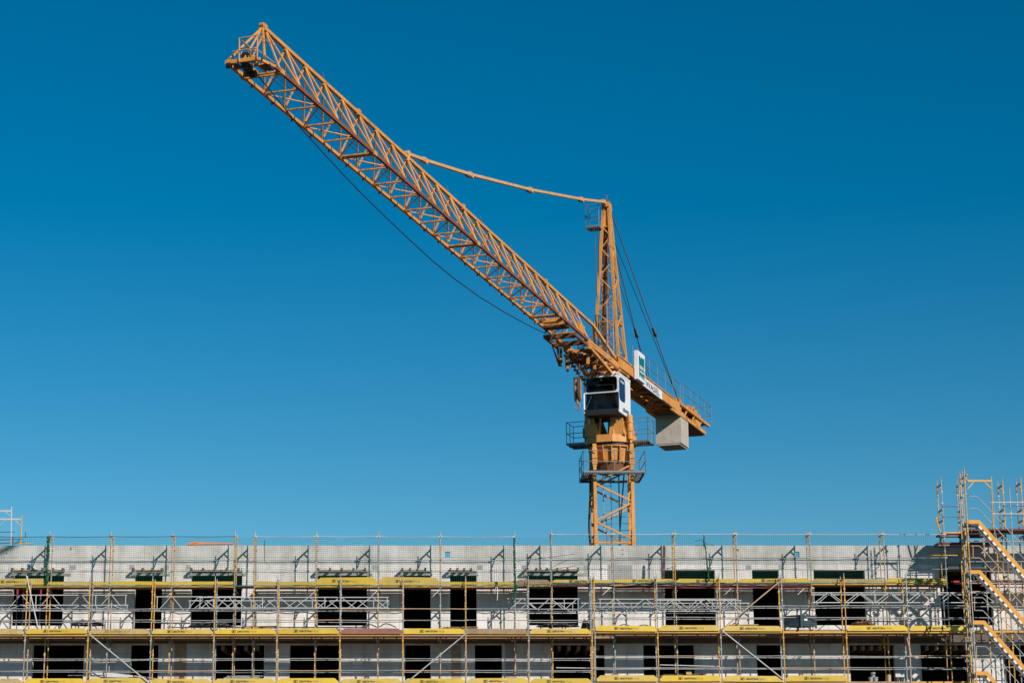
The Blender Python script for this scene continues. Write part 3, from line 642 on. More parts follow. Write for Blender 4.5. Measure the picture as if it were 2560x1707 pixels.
# orange beam on the roof and roof formwork
mb = MB(); Yr = YF + 2.0; a = W(466, 1360.5, Yr); b = W(582, 1359, Yr); mb.beam(a, b, .2, .045); mb.beam(a + V((0, 0, .0)), a + V((.5, 0, .12)), .1, .05); mb.beam(W(478, 1356.3, Yr), W(576, 1358.5, Yr), .06, .05)
tag(mb.build('formwork_beam', M['orangebeam']), 'orange beam lying on the roof behind the parapet at left', 'beam')

# ------------------------------------------------------------------ stair tower
YS = 83.5; YSB = 84.35
stt = thing('stair_tower', 'scaffold stair tower at the right edge with orange stringers and pale metal treads', 'stair tower', (X(2430, 1500, YS), YS, 0))
XQ = X(2421, 1300, YS)
for px, pr, Y, top, nm in ((2423.5, 1400, YS, 1176, 'post'), (2417.5, 1400, YS + .25, 1182, 'post'), (2412, 1400, YSB, 1186, 'post'), (2408, 1400, YSB + .6, 1200, 'post')):
    post(stt, px, pr, Y, 0.0, Z(top, Y), int(px), nm)
x = X(2419, 1200, YS); head(stt, x, YS, YSB, Z(1184, YS), M['ochre'])
for py in (1304, 1429, 1555, 1682): head(stt, x + 0.05, YS, YSB, Z(py + 4, YS), M['steel_dark'])
# portal head frame
zt2 = Z(1201, YS)
mb = MB(); mb.beam(W(2418, 1201.5, YS), W(2479, 1201.5, YS), .05, .075); mb.beam(W(2419, 1222, YS), W(2434, 1204, YS), .03, .04); mb.beam(W(2461, 1204, YS), W(2478, 1220, YS), .03, .04); mb.build('portal_beam', M['ochre'], stt)
mb = MB(); mb.tube(W(2478, 1192, YS), W(2483, 1321, YS), .0245, 8); mb.build('portal_post', M['ochre'], stt)
flights = [((2421, 1304), (2447, 1304), (2600, 1477)), ((2427, 1429), (2449, 1429), (2608, 1607)), ((2433, 1555), (2460, 1555), (2620, 1737)), ((2439, 1682), (2467, 1682), (2625, 1860))]
for fi, (a, b, c) in enumerate(flights):
    for side, Y in enumerate((YS + 0.05, YS + 0.70)):
        A_, B_, C_ = W(a[0], a[1], Y), W(b[0], b[1], Y), W(c[0], c[1], Y)
        if side: A_, B_, C_ = [W(p[0], p[1], YS + 0.05) + V((0, 0.65, 0)) for p in (a, b, c)]
        mb = MB(); h = 0.078; n0 = V((0, 0, 1))
        dirn = (C_ - B_).normalized(); nn = V((dirn.z, 0, -dirn.x)); nn = nn if nn.z > 0 else -nn
        bis = (nn + n0).normalized(); k = h / bis.dot(n0)
        mb.prism([A_ + n0 * h, B_ + bis * k, C_ + nn * h, C_ - nn * h, B_ - bis * k, A_ - n0 * h][::-1], (0, 1, 0), 0.045)
        mb.build('stringer', M['stair'] if side == 0 else M['timber_shade'], stt)  # rear stringer gets its shade painted in as a dark colour
    B_, C_ = W(b[0], b[1], YS + .05), W(c[0], c[1], YS + .05); L = (C_ - B_); n = int(round(abs(L.z) / 0.222))
    for i in range(1, n + 1):
        p = B_ + L * ((i - 0.35) / n); m = MB(); m.box(p.x - 0.13, p.x + 0.06, YS + .096, YS + .69, p.z - 0.135, p.z - 0.115)
        # tread end plate seen beside the stringer
        dn = L.normalized(); m.obox(p + V((-0.07, -0.01, -0.105)), dn * 0.085, V((0, .012, 0)), V((dn.z, 0, -dn.x)) * 0.035)
        m.build('tread', M['tread'], stt)
    # landing plate
    A_, B_ = W(a[0] - 4, a[1] + 5, YS), W(b[0], b[1] + 5, YS); m = MB(); m.box(A_.x, B_.x, YS + .10, YS + .69, A_.z - .05, A_.z); m.build('landing', M['steel_dark'], stt)
rails = [((2424, 1240), (2440, 1240), (2600, 1410)), ((2424, 1270.5), (2443, 1270.5), (2600, 1440)), ((2427, 1364), (2447, 1364), (2600, 1528)), ((2427, 1394), (2449, 1394), (2600, 1560)),
         ((2432, 1493), (2455, 1493), (2600, 1648)), ((2436, 1525), (2455, 1525), (2600, 1680)), ((2441, 1615), (2463, 1615), (2600, 1765)), ((2441, 1647), (2463, 1647), (2600, 1800))]
for i, (a, b, c) in enumerate(rails):
    mb = MB(); Y = YS + 0.02; mb.path([W(a[0], a[1], Y), W(b[0], b[1], Y), W(b[0] + 5, b[1] + 3, Y), W(c[0], c[1], Y)], 0.019, 7); mb.build('handrail', M['steel'] if i < 2 or i > 3 else M['tan'], stt)
for a, b in (((2432, 1364), (2433, 1394)), ((2436, 1493), (2436, 1525)), ((2441, 1615), (2441, 1647)), ((2491, 1414), (2477, 1427)), ((2527, 1456), (2516, 1469)), ((2510, 1572), (2496, 1590))):
    mb = MB(); mb.tube(W(a[0], a[1], YS), W(b[0], b[1], YS), .018, 6); mb.build('rail_stay', M['tan'], stt)

for px, Y, top in ((2468, YS + 1.3, 1330), (2541, YS + .78, 1225), (2500, YS + 1.9, 1345)):
    post(stt, px, 1500, Y, 0.0, Z(top, Y), int(px), 'post')
for i, (a, b, Y) in enumerate((((2421, 1352), (2600, 1353), YS + .8), ((2424, 1452), (2600, 1453), YS + .8), ((2428, 1478), (2600, 1479), YS + 1.4), ((2434, 1600), (2600, 1600), YS + .8), ((2470, 1560), (2560, 1470), YS + 1.9), ((2440, 1690), (2540, 1600), YS + 1.4))):
    mb = MB(); mb.tube(W(a[0], a[1], Y), W(b[0], b[1], Y), .022, 6); mb.build('ledger_tube', M['steel_dark' if i % 2 else 'tan'], stt)
for py in (1340, 1395, 1470, 1520, 1600, 1650):
    mb = MB(); x_ = X(2419, py, YS); mb.box(x_ - .07, x_ + .10, YS + .1, YS + .22, Z(py + 3, YS), Z(py - 3, YS)); mb.build('clamp', M['steel_dark'], stt)
# ------------------------------------------------------------------ raised scaffold on the right
YU, YUR = 86.4, 87.13
ups = thing('raised_scaffold', 'tall end section of scaffolding with dark red decks at the right edge', 'scaffolding', (X(2440, 1400, YU), YU, 0))
for k, (px, top) in enumerate(((2358, 1201), (2404, 1200), (2512, 1203), (2558, 1198), (2650, 1198))):
    if k == 1: px = 2408
    post(ups, px, 1300, YU, 0.0, Z(top, YU), 40 + k); post(ups, px, 1300, YUR, 0.0, Z(top, YU) - .03, 60 + k, 'rear_post', YU)
    x = X(px, 1300, YU)
    for z in (Z(top + 8, YU), Z(1271, YU), Z(1298, YU), Z(1337, YU), Z(1436, YU)): head(ups, x, YU, YUR, z, M['ochre'] if z > 18 else M['tan'])
for a, b, Y, py in ((2358, 2408, YU, 1265), (2358, 2408, YU, 1292), (2512, 2650, YU, 1264), (2512, 2650, YU, 1287.5), (2480, 2650, YS + .5, 1255.5), (2480, 2650, YS + .5, 1284)):
    rail(ups, X(a, 1300, Y), X(b, 1300, Y), Y - .03, Z(py, Y), 'guard_rail', M['steel_dark'] if Y == YU else M['alu'], .018)
mb = MB(); mb.tube(W(2483, 1230, YS + .5) , W(2487, 1340, YS + .5), .024, 7); mb.build('outrigger_post', M['steel'], ups)
for a, b, p0, p1, Y0, Y1, m in ((2357, 2412, 1329, 1333, YU - .05, YUR, 'woodl'), (2350, 2412, 1333, 1337, YU, YUR, 'deck_red'), (2420, 2680, 1321, 1325, YU - .95, YUR - 0.5, 'deck_red'), (2418, 2520, 1325.5, 1332, YU - .8, YUR, 'deck_red'), (2345, 2500, 1355, 1361, YU - .1, YUR, 'deck_red'), (2390, 2680, 1449, 1455, YU - .1, YUR, 'deck_red'), (2390, 2680, 1576, 1580, YU - .1, YUR, 'ochre')):
    mb = MB(); mb.box(X(a, 1340, Y0), X(b, 1340, Y0), Y0, Y1, Z(p1, Y0), Z(p0, Y0)); mb.build('deck', M[m], ups)
    if m == 'deck_red' and p0 > 1322:
        mb = MB(); mb.tube((X(a, 1340, Y0), Y0 - .03, Z(p1 + 2.2, Y0)), (X(b, 1340, Y0), Y0 - .03, Z(p1 + 2.2, Y0)), .02, 6); mb.build('ledger_tube', M['steel'], ups)
for py in (1404, 1427, 1516, 1543, 1638, 1667):
    rail(ups, X(2408, 1500, YU), X(2680, 1500, YU), YU - .05, Z(py, YU), 'lower_rail', M['steel'], .018)
mb = MB(); xq = X(2342, 1300, YU - .3)
mb.path([W(2340, 1292, YU), W(2342, 1302, YU), W(2350, 1331, YU)], .03, 6); mb.path([W(2338, 1300, YU), W(2350, 1290, YU)], .02, 6); mb.build('swivel_bracket', M['ochre'], ups)
mb = MB(); mb.box(X(2376, 1454, YU), X(2394, 1454, YU), YU - .2, YU - .1, Z(1456, YU), Z(1452.5, YU)); tag(mb.build('spirit_level', M['red']), 'short bright red bar on the dark deck beside the stair tower', 'bar')
o = net(X(2514, 1400, YU - .1), X(2640, 1400, YU - .1), Z(1335, YU - .1), Z(1452, YU - .1), YU - .1, 77, M['net']); tag(o, 'green safety net under the dark red deck at the right edge', 'safety net', 'green safety nets along the parapet')
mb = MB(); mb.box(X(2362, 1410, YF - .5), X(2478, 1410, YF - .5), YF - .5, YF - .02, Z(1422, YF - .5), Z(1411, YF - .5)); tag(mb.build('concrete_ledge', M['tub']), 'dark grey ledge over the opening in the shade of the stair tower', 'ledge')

# ------------------------------------------------------------------ far scaffold at the left edge
YFA = YF + 9
fs = thing('far_scaffold', 'pale scaffold frames poking up behind the roof at the left edge', 'scaffolding', (X(30, 1340, YFA), YFA, Z(1366, YFA)))
def fbar(a, b, r, m, nm): mb = MB(); mb.tube(W(a[0], a[1], YFA), W(b[0], b[1], YFA), r, 7); mb.build(nm, m, fs)
fbar((28.5, 1266), (27, 1385), .03, M['alu'], 'post'); fbar((54.5, 1287), (51, 1385), .03, M['ochre'], 'post')
for a, b in (((-80, 1276), (28, 1277)), ((-80, 1297), (53, 1297.5))):
    mb = MB(); mb.beam(W(a[0], a[1], YFA), W(b[0], b[1], YFA), .05, .08); mb.build('frame_beam', M['alu'], fs)
for a, b in (((14, 1280), (27, 1292)), ((14, 1299), (0, 1312)), ((36, 1299), (51, 1314))): fbar(a, b, .022, M['alu'], 'gusset')
for a, b in (((-80, 1331), (36, 1329)), ((-80, 1351), (58, 1347)), ((-80, 1361), (62, 1355)), ((38, 1360), (54, 1344))): fbar(a, b, .022, M['steel_dark'], 'ledger_tube')
fbar((48, 1358), (84, 1359), .03, M['ochre'], 'timber'); fbar((64, 1330), (64, 1343), .03, M['steel_dark'], 'stub_tube'); fbar((33, 1342), (32, 1362), .05, M['steel_dark'], 'coupler')

# ================================================================== tower crane
O = V((9.12, 106.0, 0)); AZ = 0.356; DV = V((-math.sin(AZ), -math.cos(AZ), 0)); PV = V((math.cos(AZ), -math.sin(AZ), 0))
def C(s, q, ze): return O + DV * s + PV * q + V((0, 0, ze + EYE))
def ray(px, py, q=0.0):
    d = V(((px - PX0) / FPX, 0, 0)); b = (PY0 - py) / FPX
    d = V(((px - PX0) / FPX, CT - b * ST, ST + b * CT)); e = V((0, 0, EYE)); o = O + PV * q
    t = (o - e).dot(PV) / d.dot(PV); return e + d * t
crane = thing('tower_crane', 'tall orange lattice tower crane with a white cab behind the building', 'crane', (O.x, O.y, 0))
CR = M['crane']
# ---- mast (square to the facade)
w = 0.955; mzt = 18.65 + EYE
mast = MB()
for sx in (-1, 1):
    for sy in (-1, 1): mast.beam((O.x + sx * w, O.y + sy * w, 0), (O.x + sx * w, O.y + sy * w, mzt), .165, .165)
mo = mast.build('mast', CR, crane)
mb = MB(); z = 0.0; hz = []; 
zj = Z(1350, O.y - w); ph = 0.98; nseg = int(zj / ph) + 1
z0 = zj - ph * nseg
for fx, fy, ax in ((0, -1, 0), (0, 1, 0), (-1, 0, 1), (1, 0, 1)):
    for i in range(nseg + 8):
        za, zb = z0 + ph * i, z0 + ph * (i + 1)
        if zb < 0.1 or zb > mzt - 0.2: continue
        sgn = 1 if (i - nseg) % 2 == 0 else -1
        sgn = -sgn
        if ax == 0:
            p = V((O.x - sgn * (w - .06), O.y + fy * w, za + .05)); q = V((O.x + sgn * (w - .06), O.y + fy * w, zb - .05))
        else:
            p = V((O.x + fx * w, O.y - sgn * (w - .06), za + .05)); q = V((O.x + fx * w, O.y + sgn * (w - .06), zb - .05))
        mb.beam(p, q, .085, .085)
    zk = zj
    while zk > 0:
        if ax == 0: mb.beam((O.x - w, O.y + fy * w, zk - .12), (O.x + w, O.y + fy * w, zk - .12), .10, .10)
        else: mb.beam((O.x + fx * w, O.y - w, zk - .12), (O.x + fx * w, O.y + w, zk - .12), .10, .10)
        zk -= 3.92
mb.build('mast_bracing', CR, mo)
# joint collars
mb = MB()
for sx in (-1, 1):
    for sy in (-1, 1):
        for zk in (zj, zj + 5.88 - 1.05, zj + 3.92):
            mb = MB(); mb.box(O.x + sx * w - .1, O.x + sx * w + .1, O.y + sy * w - .1, O.y + sy * w + .1, zk - .13, zk + .13); mb.build('joint_collar', CR, mo)
# ladder with rest landing inside mast
mb = MB(); lx, ly = O.x - .25, O.y + .25
for dx in (-.2, .2): mb.tube((lx + dx, ly, zj - 6), (lx + dx + .0, ly, mzt), .025, 6)
zk = zj - 6
while zk < mzt: mb.tube((lx - .2, ly, zk), (lx + .2, ly, zk), .014, 5); zk += .28
mb.build('ladder', M['steel'], mo)
mb = MB(); mb.tube((lx + .6, ly - .2, zj - 1), (O.x + .35, ly - .2, mzt - .1), .035, 6); mb.tube((lx + .25, ly - .5, zj - 3), (O.x + .65, ly - .5, mzt - .1), .04, 6)
for k in range(4): mb.tube((O.x - .1, O.y - .3, zj + .25 + .35 * k), (O.x + .85, O.y - .3, zj + .25 + .35 * k), .014, 5)
for dx in (-.35, -.1): mb.tube((O.x + dx, O.y - .3, zj - .1), (O.x + dx, O.y - .3, zj + 1.3), .02, 5)
mb.build('ladder_cage', M['steel_dark'], mo)
mb = MB(); mb.box(O.x - .85, O.x + .6, O.y - .7, O.y + .8, zj - .42, zj - .36); mb.build('rest_landing', M['steel_dark'], mo)
mb = MB()   # power cable running down the left leg
pts = [V((O.x - w - .13 - .10 * math.exp(-((k - 6) / 2.2) ** 2), O.y + .6, mzt - .3 - k * .5)) for k in range(30)]
mb.path(pts, .06, 6); mb.build('power_cable', M['black'], mo)
# ---- platform ring round mast
def platform(parent, base, ux, uy, hx, hy, zf, hr, open_in, posts=(3, 3), name='service_platform', wid=.42, mfl='steel_dark', mr='rail'):
    mb = MB(); base = V(base); ux, uy = V(ux), V(uy)
    for s in (-1, 1):
        for (d1, l1, d2, l2) in ((ux, hx, uy, hy), (uy, hy - wid, ux, hx)):
            for e in (.025, wid - .025): c_ = base + d2 * s * (l2 - e) + V((0, 0, zf)); mb.beam(c_ - d1 * l1, c_ + d1 * l1, .05, .07)
            n_ = int(2 * l1 / .11)
            for k in range(n_ + 1): c_ = base + d1 * (-l1 + .03 + (2 * l1 - .06) * k / max(1, n_)) + V((0, 0, zf + .01)); mb.beam(c_ + d2 * s * (l2 - wid + .05), c_ + d2 * s * (l2 - .05), .045, .03)
    o = mb.build(name, M[mfl], parent)
    c = [base + ux * hx * a + uy * hy * b for a, b in ((-1, -1), (1, -1), (1, 1), (-1, 1))]
    r = MB()
    for i in range(4):
        a, b = c[i], c[(i + 1) % 4]
        if i in open_in: continue
        for h in (hr, hr * .5): r.tube(a + V((0, 0, zf + h)), b + V((0, 0, zf + h)), .020, 6)
        r.beam(a + V((0, 0, zf + .05)), b + V((0, 0, zf + .05)), .02, .08)
        n = posts[i % 2]
        for k in range(n):
            p = a + (b - a) * k / (n - 1); r.tube(p + V((0, 0, zf)), p + V((0, 0, zf + hr)), .020, 6)
    r.build('railing', M[mr], o); return o
platform(crane, O, (1, 0, 0), (0, 1, 0), 1.57, 1.57, Z(1180, O.y - 1.57), 1.12, (), (3, 3))
# ---- turntable under the ring
def ngon_ring(mb, c, r0, z0, r1, z1, n=10, ph=0.31):
    vs = [(c.x + r * math.cos(ph + 2 * math.pi * i / n), c.y + r * math.sin(ph + 2 * math.pi * i / n), z) for r, z in ((r0, z0), (r1, z1)) for i in range(n)]
    mb.add(vs, [(i, (i + 1) % n, (i + 1) % n + n, i + n) for i in range(n)] + [tuple(range(n - 1, -1, -1)), tuple(range(n, 2 * n))])
zs = lambda ze: ze + EYE
tt = MB(); ngon_ring(tt, O, .98, zs(18.45), 1.08, zs(19.28), 16)
for i in range(16):
    a = .31 + 2 * math.pi * (i + .0) / 16; d = V((math.cos(a), math.sin(a), 0)); tt.beam(O + d * 1.05 + V((0, 0, zs(18.5))), O + d * 1.17 + V((0, 0, zs(19.3))), .05, .12)
ngon_ring(tt, O, 1.20, zs(19.27), 1.20, zs(19.34), 24)
for sx in (-1, 1):
    for sy in (-1, 1):
        p = V((O.x + sx * w, O.y + sy * w, 0)); tt.box(p.x - .13, p.x + .13, p.y - .13, p.y + .13, zs(18.35), zs(19.15))
        tt.tube(p + V((-.13 * 0, -.18, zs(18.98))), p + V((0, .18, zs(18.98))), .10, 8)
tto = tt.build('turntable', CR, crane)
mb = MB(); ngon_ring(mb, O, .85, zs(18.05), .95, zs(18.45), 14); mb.build('turntable_skirt', M['crane_dark'], tto)
mb = MB(); ngon_ring(mb, O, 1.22, zs(19.34), 1.22, zs(19.50), 32); mb.build('slewing_ring', M['rope'], tto)
# ---- slewing column under cab
sc = MB(); ngon_ring(sc, O, 1.36, zs(19.47), 1.36, zs(19.85), 10, math.atan2(DV.y, DV.x) + .31)
sc.mi = 0
for q0, q1, t0, t1 in ((-1.12, -.30, -1.12, -.72), (.15, 1.10, .30, .80)):
    for s in (1.02, -1.02):
        pts = [C(s, q0, 19.83), C(s, q1, 19.83), C(s, t1, 21.0), C(s, t0, 21.0)]
        sc.prism(pts if s > 0 else pts, -DV if s > 0 else DV, .05)
for q in (-1.0, -.42, .42, 1.0):
    sc.beam(C(.9, q * .95, 19.85), C(.8, q * .75, 21.0), .1, .3, (0, 0, 1)); sc.beam(C(-.9, q * .95, 19.85), C(-.8, q * .75, 21.0), .1, .3)
sc.prism([C(.9, -1.1, 19.83), C(-.9, -1.1, 19.83), C(-.6, -1.0, 21.3), C(.6, -1.0, 21.3)], PV, .06)
sc.prism([C(.9, 1.05, 19.83), C(-.9, 1.05, 19.83), C(-.8, .85, 20.9), C(.5, .85, 20.9)], PV, .06)
sc.obox(C(0, 0, 21.6), DV * .55, PV * .75, V((0, 0, .75))) 
sco = sc.build('slewing_column', CR, crane)
mb = MB(); mb.tube(C(.8, 1.22, 19.6), C(.8, 1.22, 20.85), .15, 12); mb.tube(C(.8, 1.22, 20.0), C(.8, 1.22, 20.1), .18, 12); mb.tube(C(.8, 1.22, 20.45), C(.8, 1.22, 20.52), .18, 12); mb.tube(C(.5, .98, 19.8), C(.5, .98, 20.8), .12, 10); mb.build('slewing_motor', CR, crane)
mb = MB(); mb.obox(C(-.3, -1.32, 20.3), DV * .3, PV * .12, V((0, 0, .55))); mb.obox(C(.5, -1.22, 20.1), DV * .3, PV * .08, V((0, 0, .25))); mb.build('switch_cabinet', M['steel_dark'], crane)
mb = MB(); mb.tube(C(1.1, -.86, 20.75), C(1.1, -.82, 20.45), .06, 8); mb.build('floodlight', M['alu'], crane); mb = MB(); mb.tube(C(1.15, .62, 20.6), C(1.25, .64, 20.55), .07, 8); mb.build('floodlight', M['alu'], crane)
platform(crane, C(.1, -1.70, 0), PV, DV, .50, .62, 19.53, 1.18, (1,), (2, 3), wid=.48)
platform(crane, C(-.2, 1.58, 0), PV, DV, .48, .62, 19.53, 1.25, (3,), (2, 3), wid=.46)
# ---- cab
s0, s1, q0, q1, z0c, z1c = 2.05, -.25, -.85, 1.0, 20.84, 22.80
cb = MB(); T = .05
def face_frame(mb, pts_outer, pts_inner, n0, t):
    k = len(pts_outer); P = [V(p) for p in pts_outer + pts_inner]; n0 = V(n0) * t; Q = [p + n0 for p in P]
    fs = []
    for i in range(k):
        j = (i + 1) % k; fs += [(i, j, j + k, i + k), (2 * k + i, 3 * k + i, 3 * k + j, 2 * k + j), (i + k, j + k, 3 * k + j, 3 * k + i), (i, 2 * k + i, 2 * k + j, j)]
    mb.add(P + Q, fs)
def rrect(a, b, c, d, r, n=4):
    """rounded rectangle corner list in local (u,v): a<u<b, c<v<d"""
    out = []
    for cx, cy, a0 in ((b - r, d - r, 0), (a + r, d - r, 90), (a + r, c + r, 180), (b - r, c + r, 270)):
        for i in range(n): t = R(a0 + 90 * i / (n - 1)); out.append((cx + r * math.cos(t), cy + r * math.sin(t)))
    return out
def FP(u, v, s=s0): return C(s, u, v)
cut = 0.16   # lower front edge is chamfered at the foot
zm = z0c + 1.02
cbl = MB()
for (za, zb, r) in ((zm, z1c, .16), (z0c + .12, zm - .002, .05)):
    outer_ = rrect(q0, q1, za, zb, .012); inner_ = rrect(q0 + .07, q1 - .07, za + .05, zb - (.12 if zb == z1c else .03), r)
    face_frame(cb if zb == z1c else cbl, [FP(u, v) for u, v in outer_], [FP(u, v) for u, v in inner_], -DV, .06)
# side with tall rounded window, the far side closed
def SPt(s, v, q=q1): return C(s, q, v)
for q, n0 in ((q1, -PV), (q0, PV)):
    o_ = rrect(-s0 + .004, -s1, z0c, z1c, .02); i_ = rrect(-s0 + .12, -s1 - .95, z0c + .62, z1c - .10, .28)
    face_frame(cb, [SPt(-u, v, q) for u, v in o_], [SPt(-u, v, q) for u, v in i_], n0, .05)
cb.obox(C((s0 + s1) / 2, (q0 + q1) / 2, z1c + .045), DV * ((s0 - s1) / 2 + .02), PV * ((q1 - q0) / 2 + .02), V((0, 0, .045)))
cb.obox(C((s0 + s1) / 2, (q0 + q1) / 2, z1c + .115), DV * ((s0 - s1) / 2 - .1), PV * ((q1 - q0) / 2 - .12), V((0, 0, .025)))
cb.obox(C(s1 + .02, (q0 + q1) / 2, (z0c + z1c) / 2), DV * .02, PV * ((q1 - q0) / 2 - .06), V((0, 0, (z1c - z0c) / 2 - .01)))
cb.beam(FP(q0 + .03, z0c + .2), FP(q0 + .03, zm), .07, .05)
cab = cb.build('cab', M['white'], crane); cbl.build('lower_frame', M['black'], cab)
mb = MB(); mb.obox(C((s0 + s1) / 2, (q0 + q1) / 2, z0c - .03), DV * ((s0 - s1) / 2 - .02), PV * ((q1 - q0) / 2 - .01), V((0, 0, .04)))
mb.prism([C(s0 + .01, q0 + .05, z0c + .115), C(s0 + .01, q1 - .01, z0c + .115), C(s0 - .02, q1 - .03, z0c - .10), C(s0 - .02, q0 + .10, z0c - .10)], -DV, .12)
mb.obox(C(s0 - .25, (q0 + q1) / 2, z0c - .08), DV * .22, PV * .75, V((0, 0, .03))); mb.build('cab_floor', M['black'], cab)
gl = MB(); gl.obox(C(s0 - .03, (q0 + q1) / 2, (zm + z1c) / 2 - .03), DV * .006, PV * ((q1 - q0) / 2 - .065), V((0, 0, (z1c - zm) / 2 - .03))); gl.build('windscreen', M['glass'], cab)
gl = MB(); gl.obox(C(s0 - .03, (q0 + q1) / 2, (zm + z0c + .12) / 2), DV * .006, PV * ((q1 - q0) / 2 - .065), V((0, 0, (zm - z0c - .12) / 2 - .03))); gl.build('lower_pane', M['glass'], cab)
gl = MB(); gl.obox(C((s0 - .12 + s1 + .95) / 2, q1 - .025, (z0c + .62 + z1c - .1) / 2), DV * ((s0 - s1 - 1.07) / 2), PV * .006, V((0, 0, (z1c - z0c - .72) / 2))); gl.build('side_window', M['glassb'], cab)
mb = MB(); mb.obox(C(.35, .05, z0c + .45), DV * .28, PV * .27, V((0, 0, .08))); mb.obox(C(.05, .05, z0c + .9), DV * .06, PV * .25, V((0, 0, .42)))
for q in (-.35, .45): mb.obox(C(.75, q, z0c + .5), DV * .25, PV * .09, V((0, 0, .14)))
mb.obox(C(.3, .05, z0c + .2), DV * .15, PV * .15, V((0, 0, .2))); mb.build('operator_seat', M['black'], cab)
mb = MB(); mb.obox(C(s1 + .06, .1, (z0c + z1c) / 2), DV * .015, PV * .82, V((0, 0, .9))); mb.obox(C(.6, .1, z0c + .02), DV * 1.0, PV * .82, V((0, 0, .01))); mb.obox(C(.6, .1, z1c - .02), DV * 1.0, PV * .82, V((0, 0, .01))); mb.obox(C((s0 + s1) / 2 - .1, q0 + .07, (z0c + z1c) / 2), DV * .95, PV * .01, V((0, 0, .9))); mb.build('cab_lining', M['black'], cab)
mb = MB()
mb.tube(C(s0 - .04, -.72, z0c + .30), C(s0 - .12, -.45, z0c + .95), .02, 6); mb.tube(C(s0 - .04, -.3, zm + .42), C(s0 - .04, .7, zm + .42), .008, 5)
mb.obox(C(s0 - .15, .72, zm + .25), DV * .01, PV * .03, V((0, 0, .18))); mb.tube(C(s0 - .1, .82, z0c + .9), C(s0 - .1, .9, z0c + .4), .025, 6); mb.build('wiper', M['alu'], cab)
for q, z_ in ((-.52, z1c - .13), (.66, z1c - .09), (.09, z1c - .27)):
    mb = MB(); mb.tube(C(s0 + .03, q, z_), C(s0 - .02, q, z_), .035, 10); mb.build('lamp', M['white'], cab)
lt = MB(); add_text(lt, 'LIEBHERR', .25, C(s0 - .72, q1 + .004, z0c + .16), -DV, (0, 0, 1), .008, 1.15); lt.build('lettering', M['ink'], cab)
lt = MB(); add_text(lt, 'Litronic', .2, C(s0 - .40, q1 + .004, z1c - .36), -DV, (0, 0, 1), .004, 1.15); lt.build('window_lettering', M['white'], cab)
# ---- tower head (A-frame)
zb_ = 23.9; az = 32.4; ax_s = .05
th = MB(); base = {(a, b): C(.72 if a > 0 else -.95, .70 * b, 23.2 if b > 0 else 23.2) for a in (-1, 1) for b in (-1, 1)}
topc = {(a, b): C(ax_s + .10 * a, .13 * b, az) for a in (-1, 1) for b in (-1, 1)}
for k in base: th.beam(base[k], topc[k], .135, .135, DV)
tho = th.build('tower_head', CR, crane)
mb = MB()
def fr(k, t): return base[k] + (topc[k] - base[k]) * t
lv = [0.0, .12, .25, .36, .47, .57, .66, .74, .81, .87]
for i in range(len(lv) - 1):
    a, b = (-1, 1) if i % 2 else (1, -1)
    mb.tube(fr((1, a), lv[i]), fr((1, b), lv[i + 1]), .032, 6); mb.tube(fr((-1, -a), lv[i]), fr((-1, -b), lv[i + 1]), .022, 6)
    mb.tube(fr((a, 1), lv[i]), fr((b, 1), lv[i + 1]), .036, 6) if i % 2 == 0 else mb.tube(fr((-a, 1), lv[i + 1]), fr((-b, 1), lv[i]), .036, 6)
    mb.tube(fr((-a, -1), lv[i]), fr((-b, -1), lv[i + 1]), .022, 6)
for t in (.30, .87):
    for a, b in (((1, -1), (1, 1)), ((1, 1), (-1, 1)), ((-1, 1), (-1, -1)), ((-1, -1), (1, -1))): mb.tube(fr(a, t), fr(b, t), .04, 6)
mb.build('head_bracing', CR, tho)
mb = MB(); mb.beam(fr((-1, -1), .05) + PV * .12, fr((-1, -1), .93) + PV * .08, .22, .14, DV); mb.build('cable_duct', M['crane_dark'], tho)
mb = MB()
for q in (-.17, .17): mb.tube(C(-.1, q + .18, 23.6), C(-.02, q * .5 + .02, 31.6), .024, 6)
for i in range(28): t = i / 28; zc_ = 23.6 + 8.0 * t; qq = .17 * (1 - .5 * t); mb.tube(C(-.1 + .08 * t, -qq + .18 * (1 - t), zc_), C(-.1 + .08 * t, qq + .18 * (1 - t), zc_), .014, 5)
mb.build('ladder', M['crane_rust'], tho)
mb = MB(); mb.obox(C(ax_s, 0, az + .02), DV * .26, PV * .20, V((0, 0, .13))); mb.obox(C(ax_s + .2, 0, az - .02), DV * .16, PV * .06, V((0, 0, .10)))
for q in (-.13, .13): mb.tube(C(ax_s - .3, q - .05, az - .08), C(ax_s - .3, q + .05, az - .08), .16, 10)
mb.obox(C(.05, 0, az - .75), DV * .14, PV * .16, V((0, 0, .45))); mb.build('head_cap', CR, tho)
mb = MB(); mb.tube(C(0, 0, az + .1), C(0, 0, az + .62), .03, 6); mb.tube(C(0, -.14, az + .60), C(0, .14, az + .60), .018, 6); mb.obox(C(0, .0, az + .3), DV * .06, PV * .05, V((0, 0, .12))); mb.obox(C(0, .16, az + .2), DV * .05, PV * .05, V((0, 0, .1))); mb.build('wind_gauge', M['steel_dark'], tho)
platform(crane, C(.55, -.55, 0), PV, DV, .36, .38, 31.05, 1.22, (1,), (2, 2), 'head_platform', wid=.30)
mb = MB(); mb.path([C(.5, -.55, 30.8), C(.5, -.50, 28.5), C(.55, -.46, 26.5), C(.5, -.6, 24.4)], .02, 5); mb.path([C(.4, -.35, 30.8), C(.45, -.40, 28.0), C(.4, -.5, 24.4)], .03, 5); mb.build('feed_cable', M['rope'], tho)
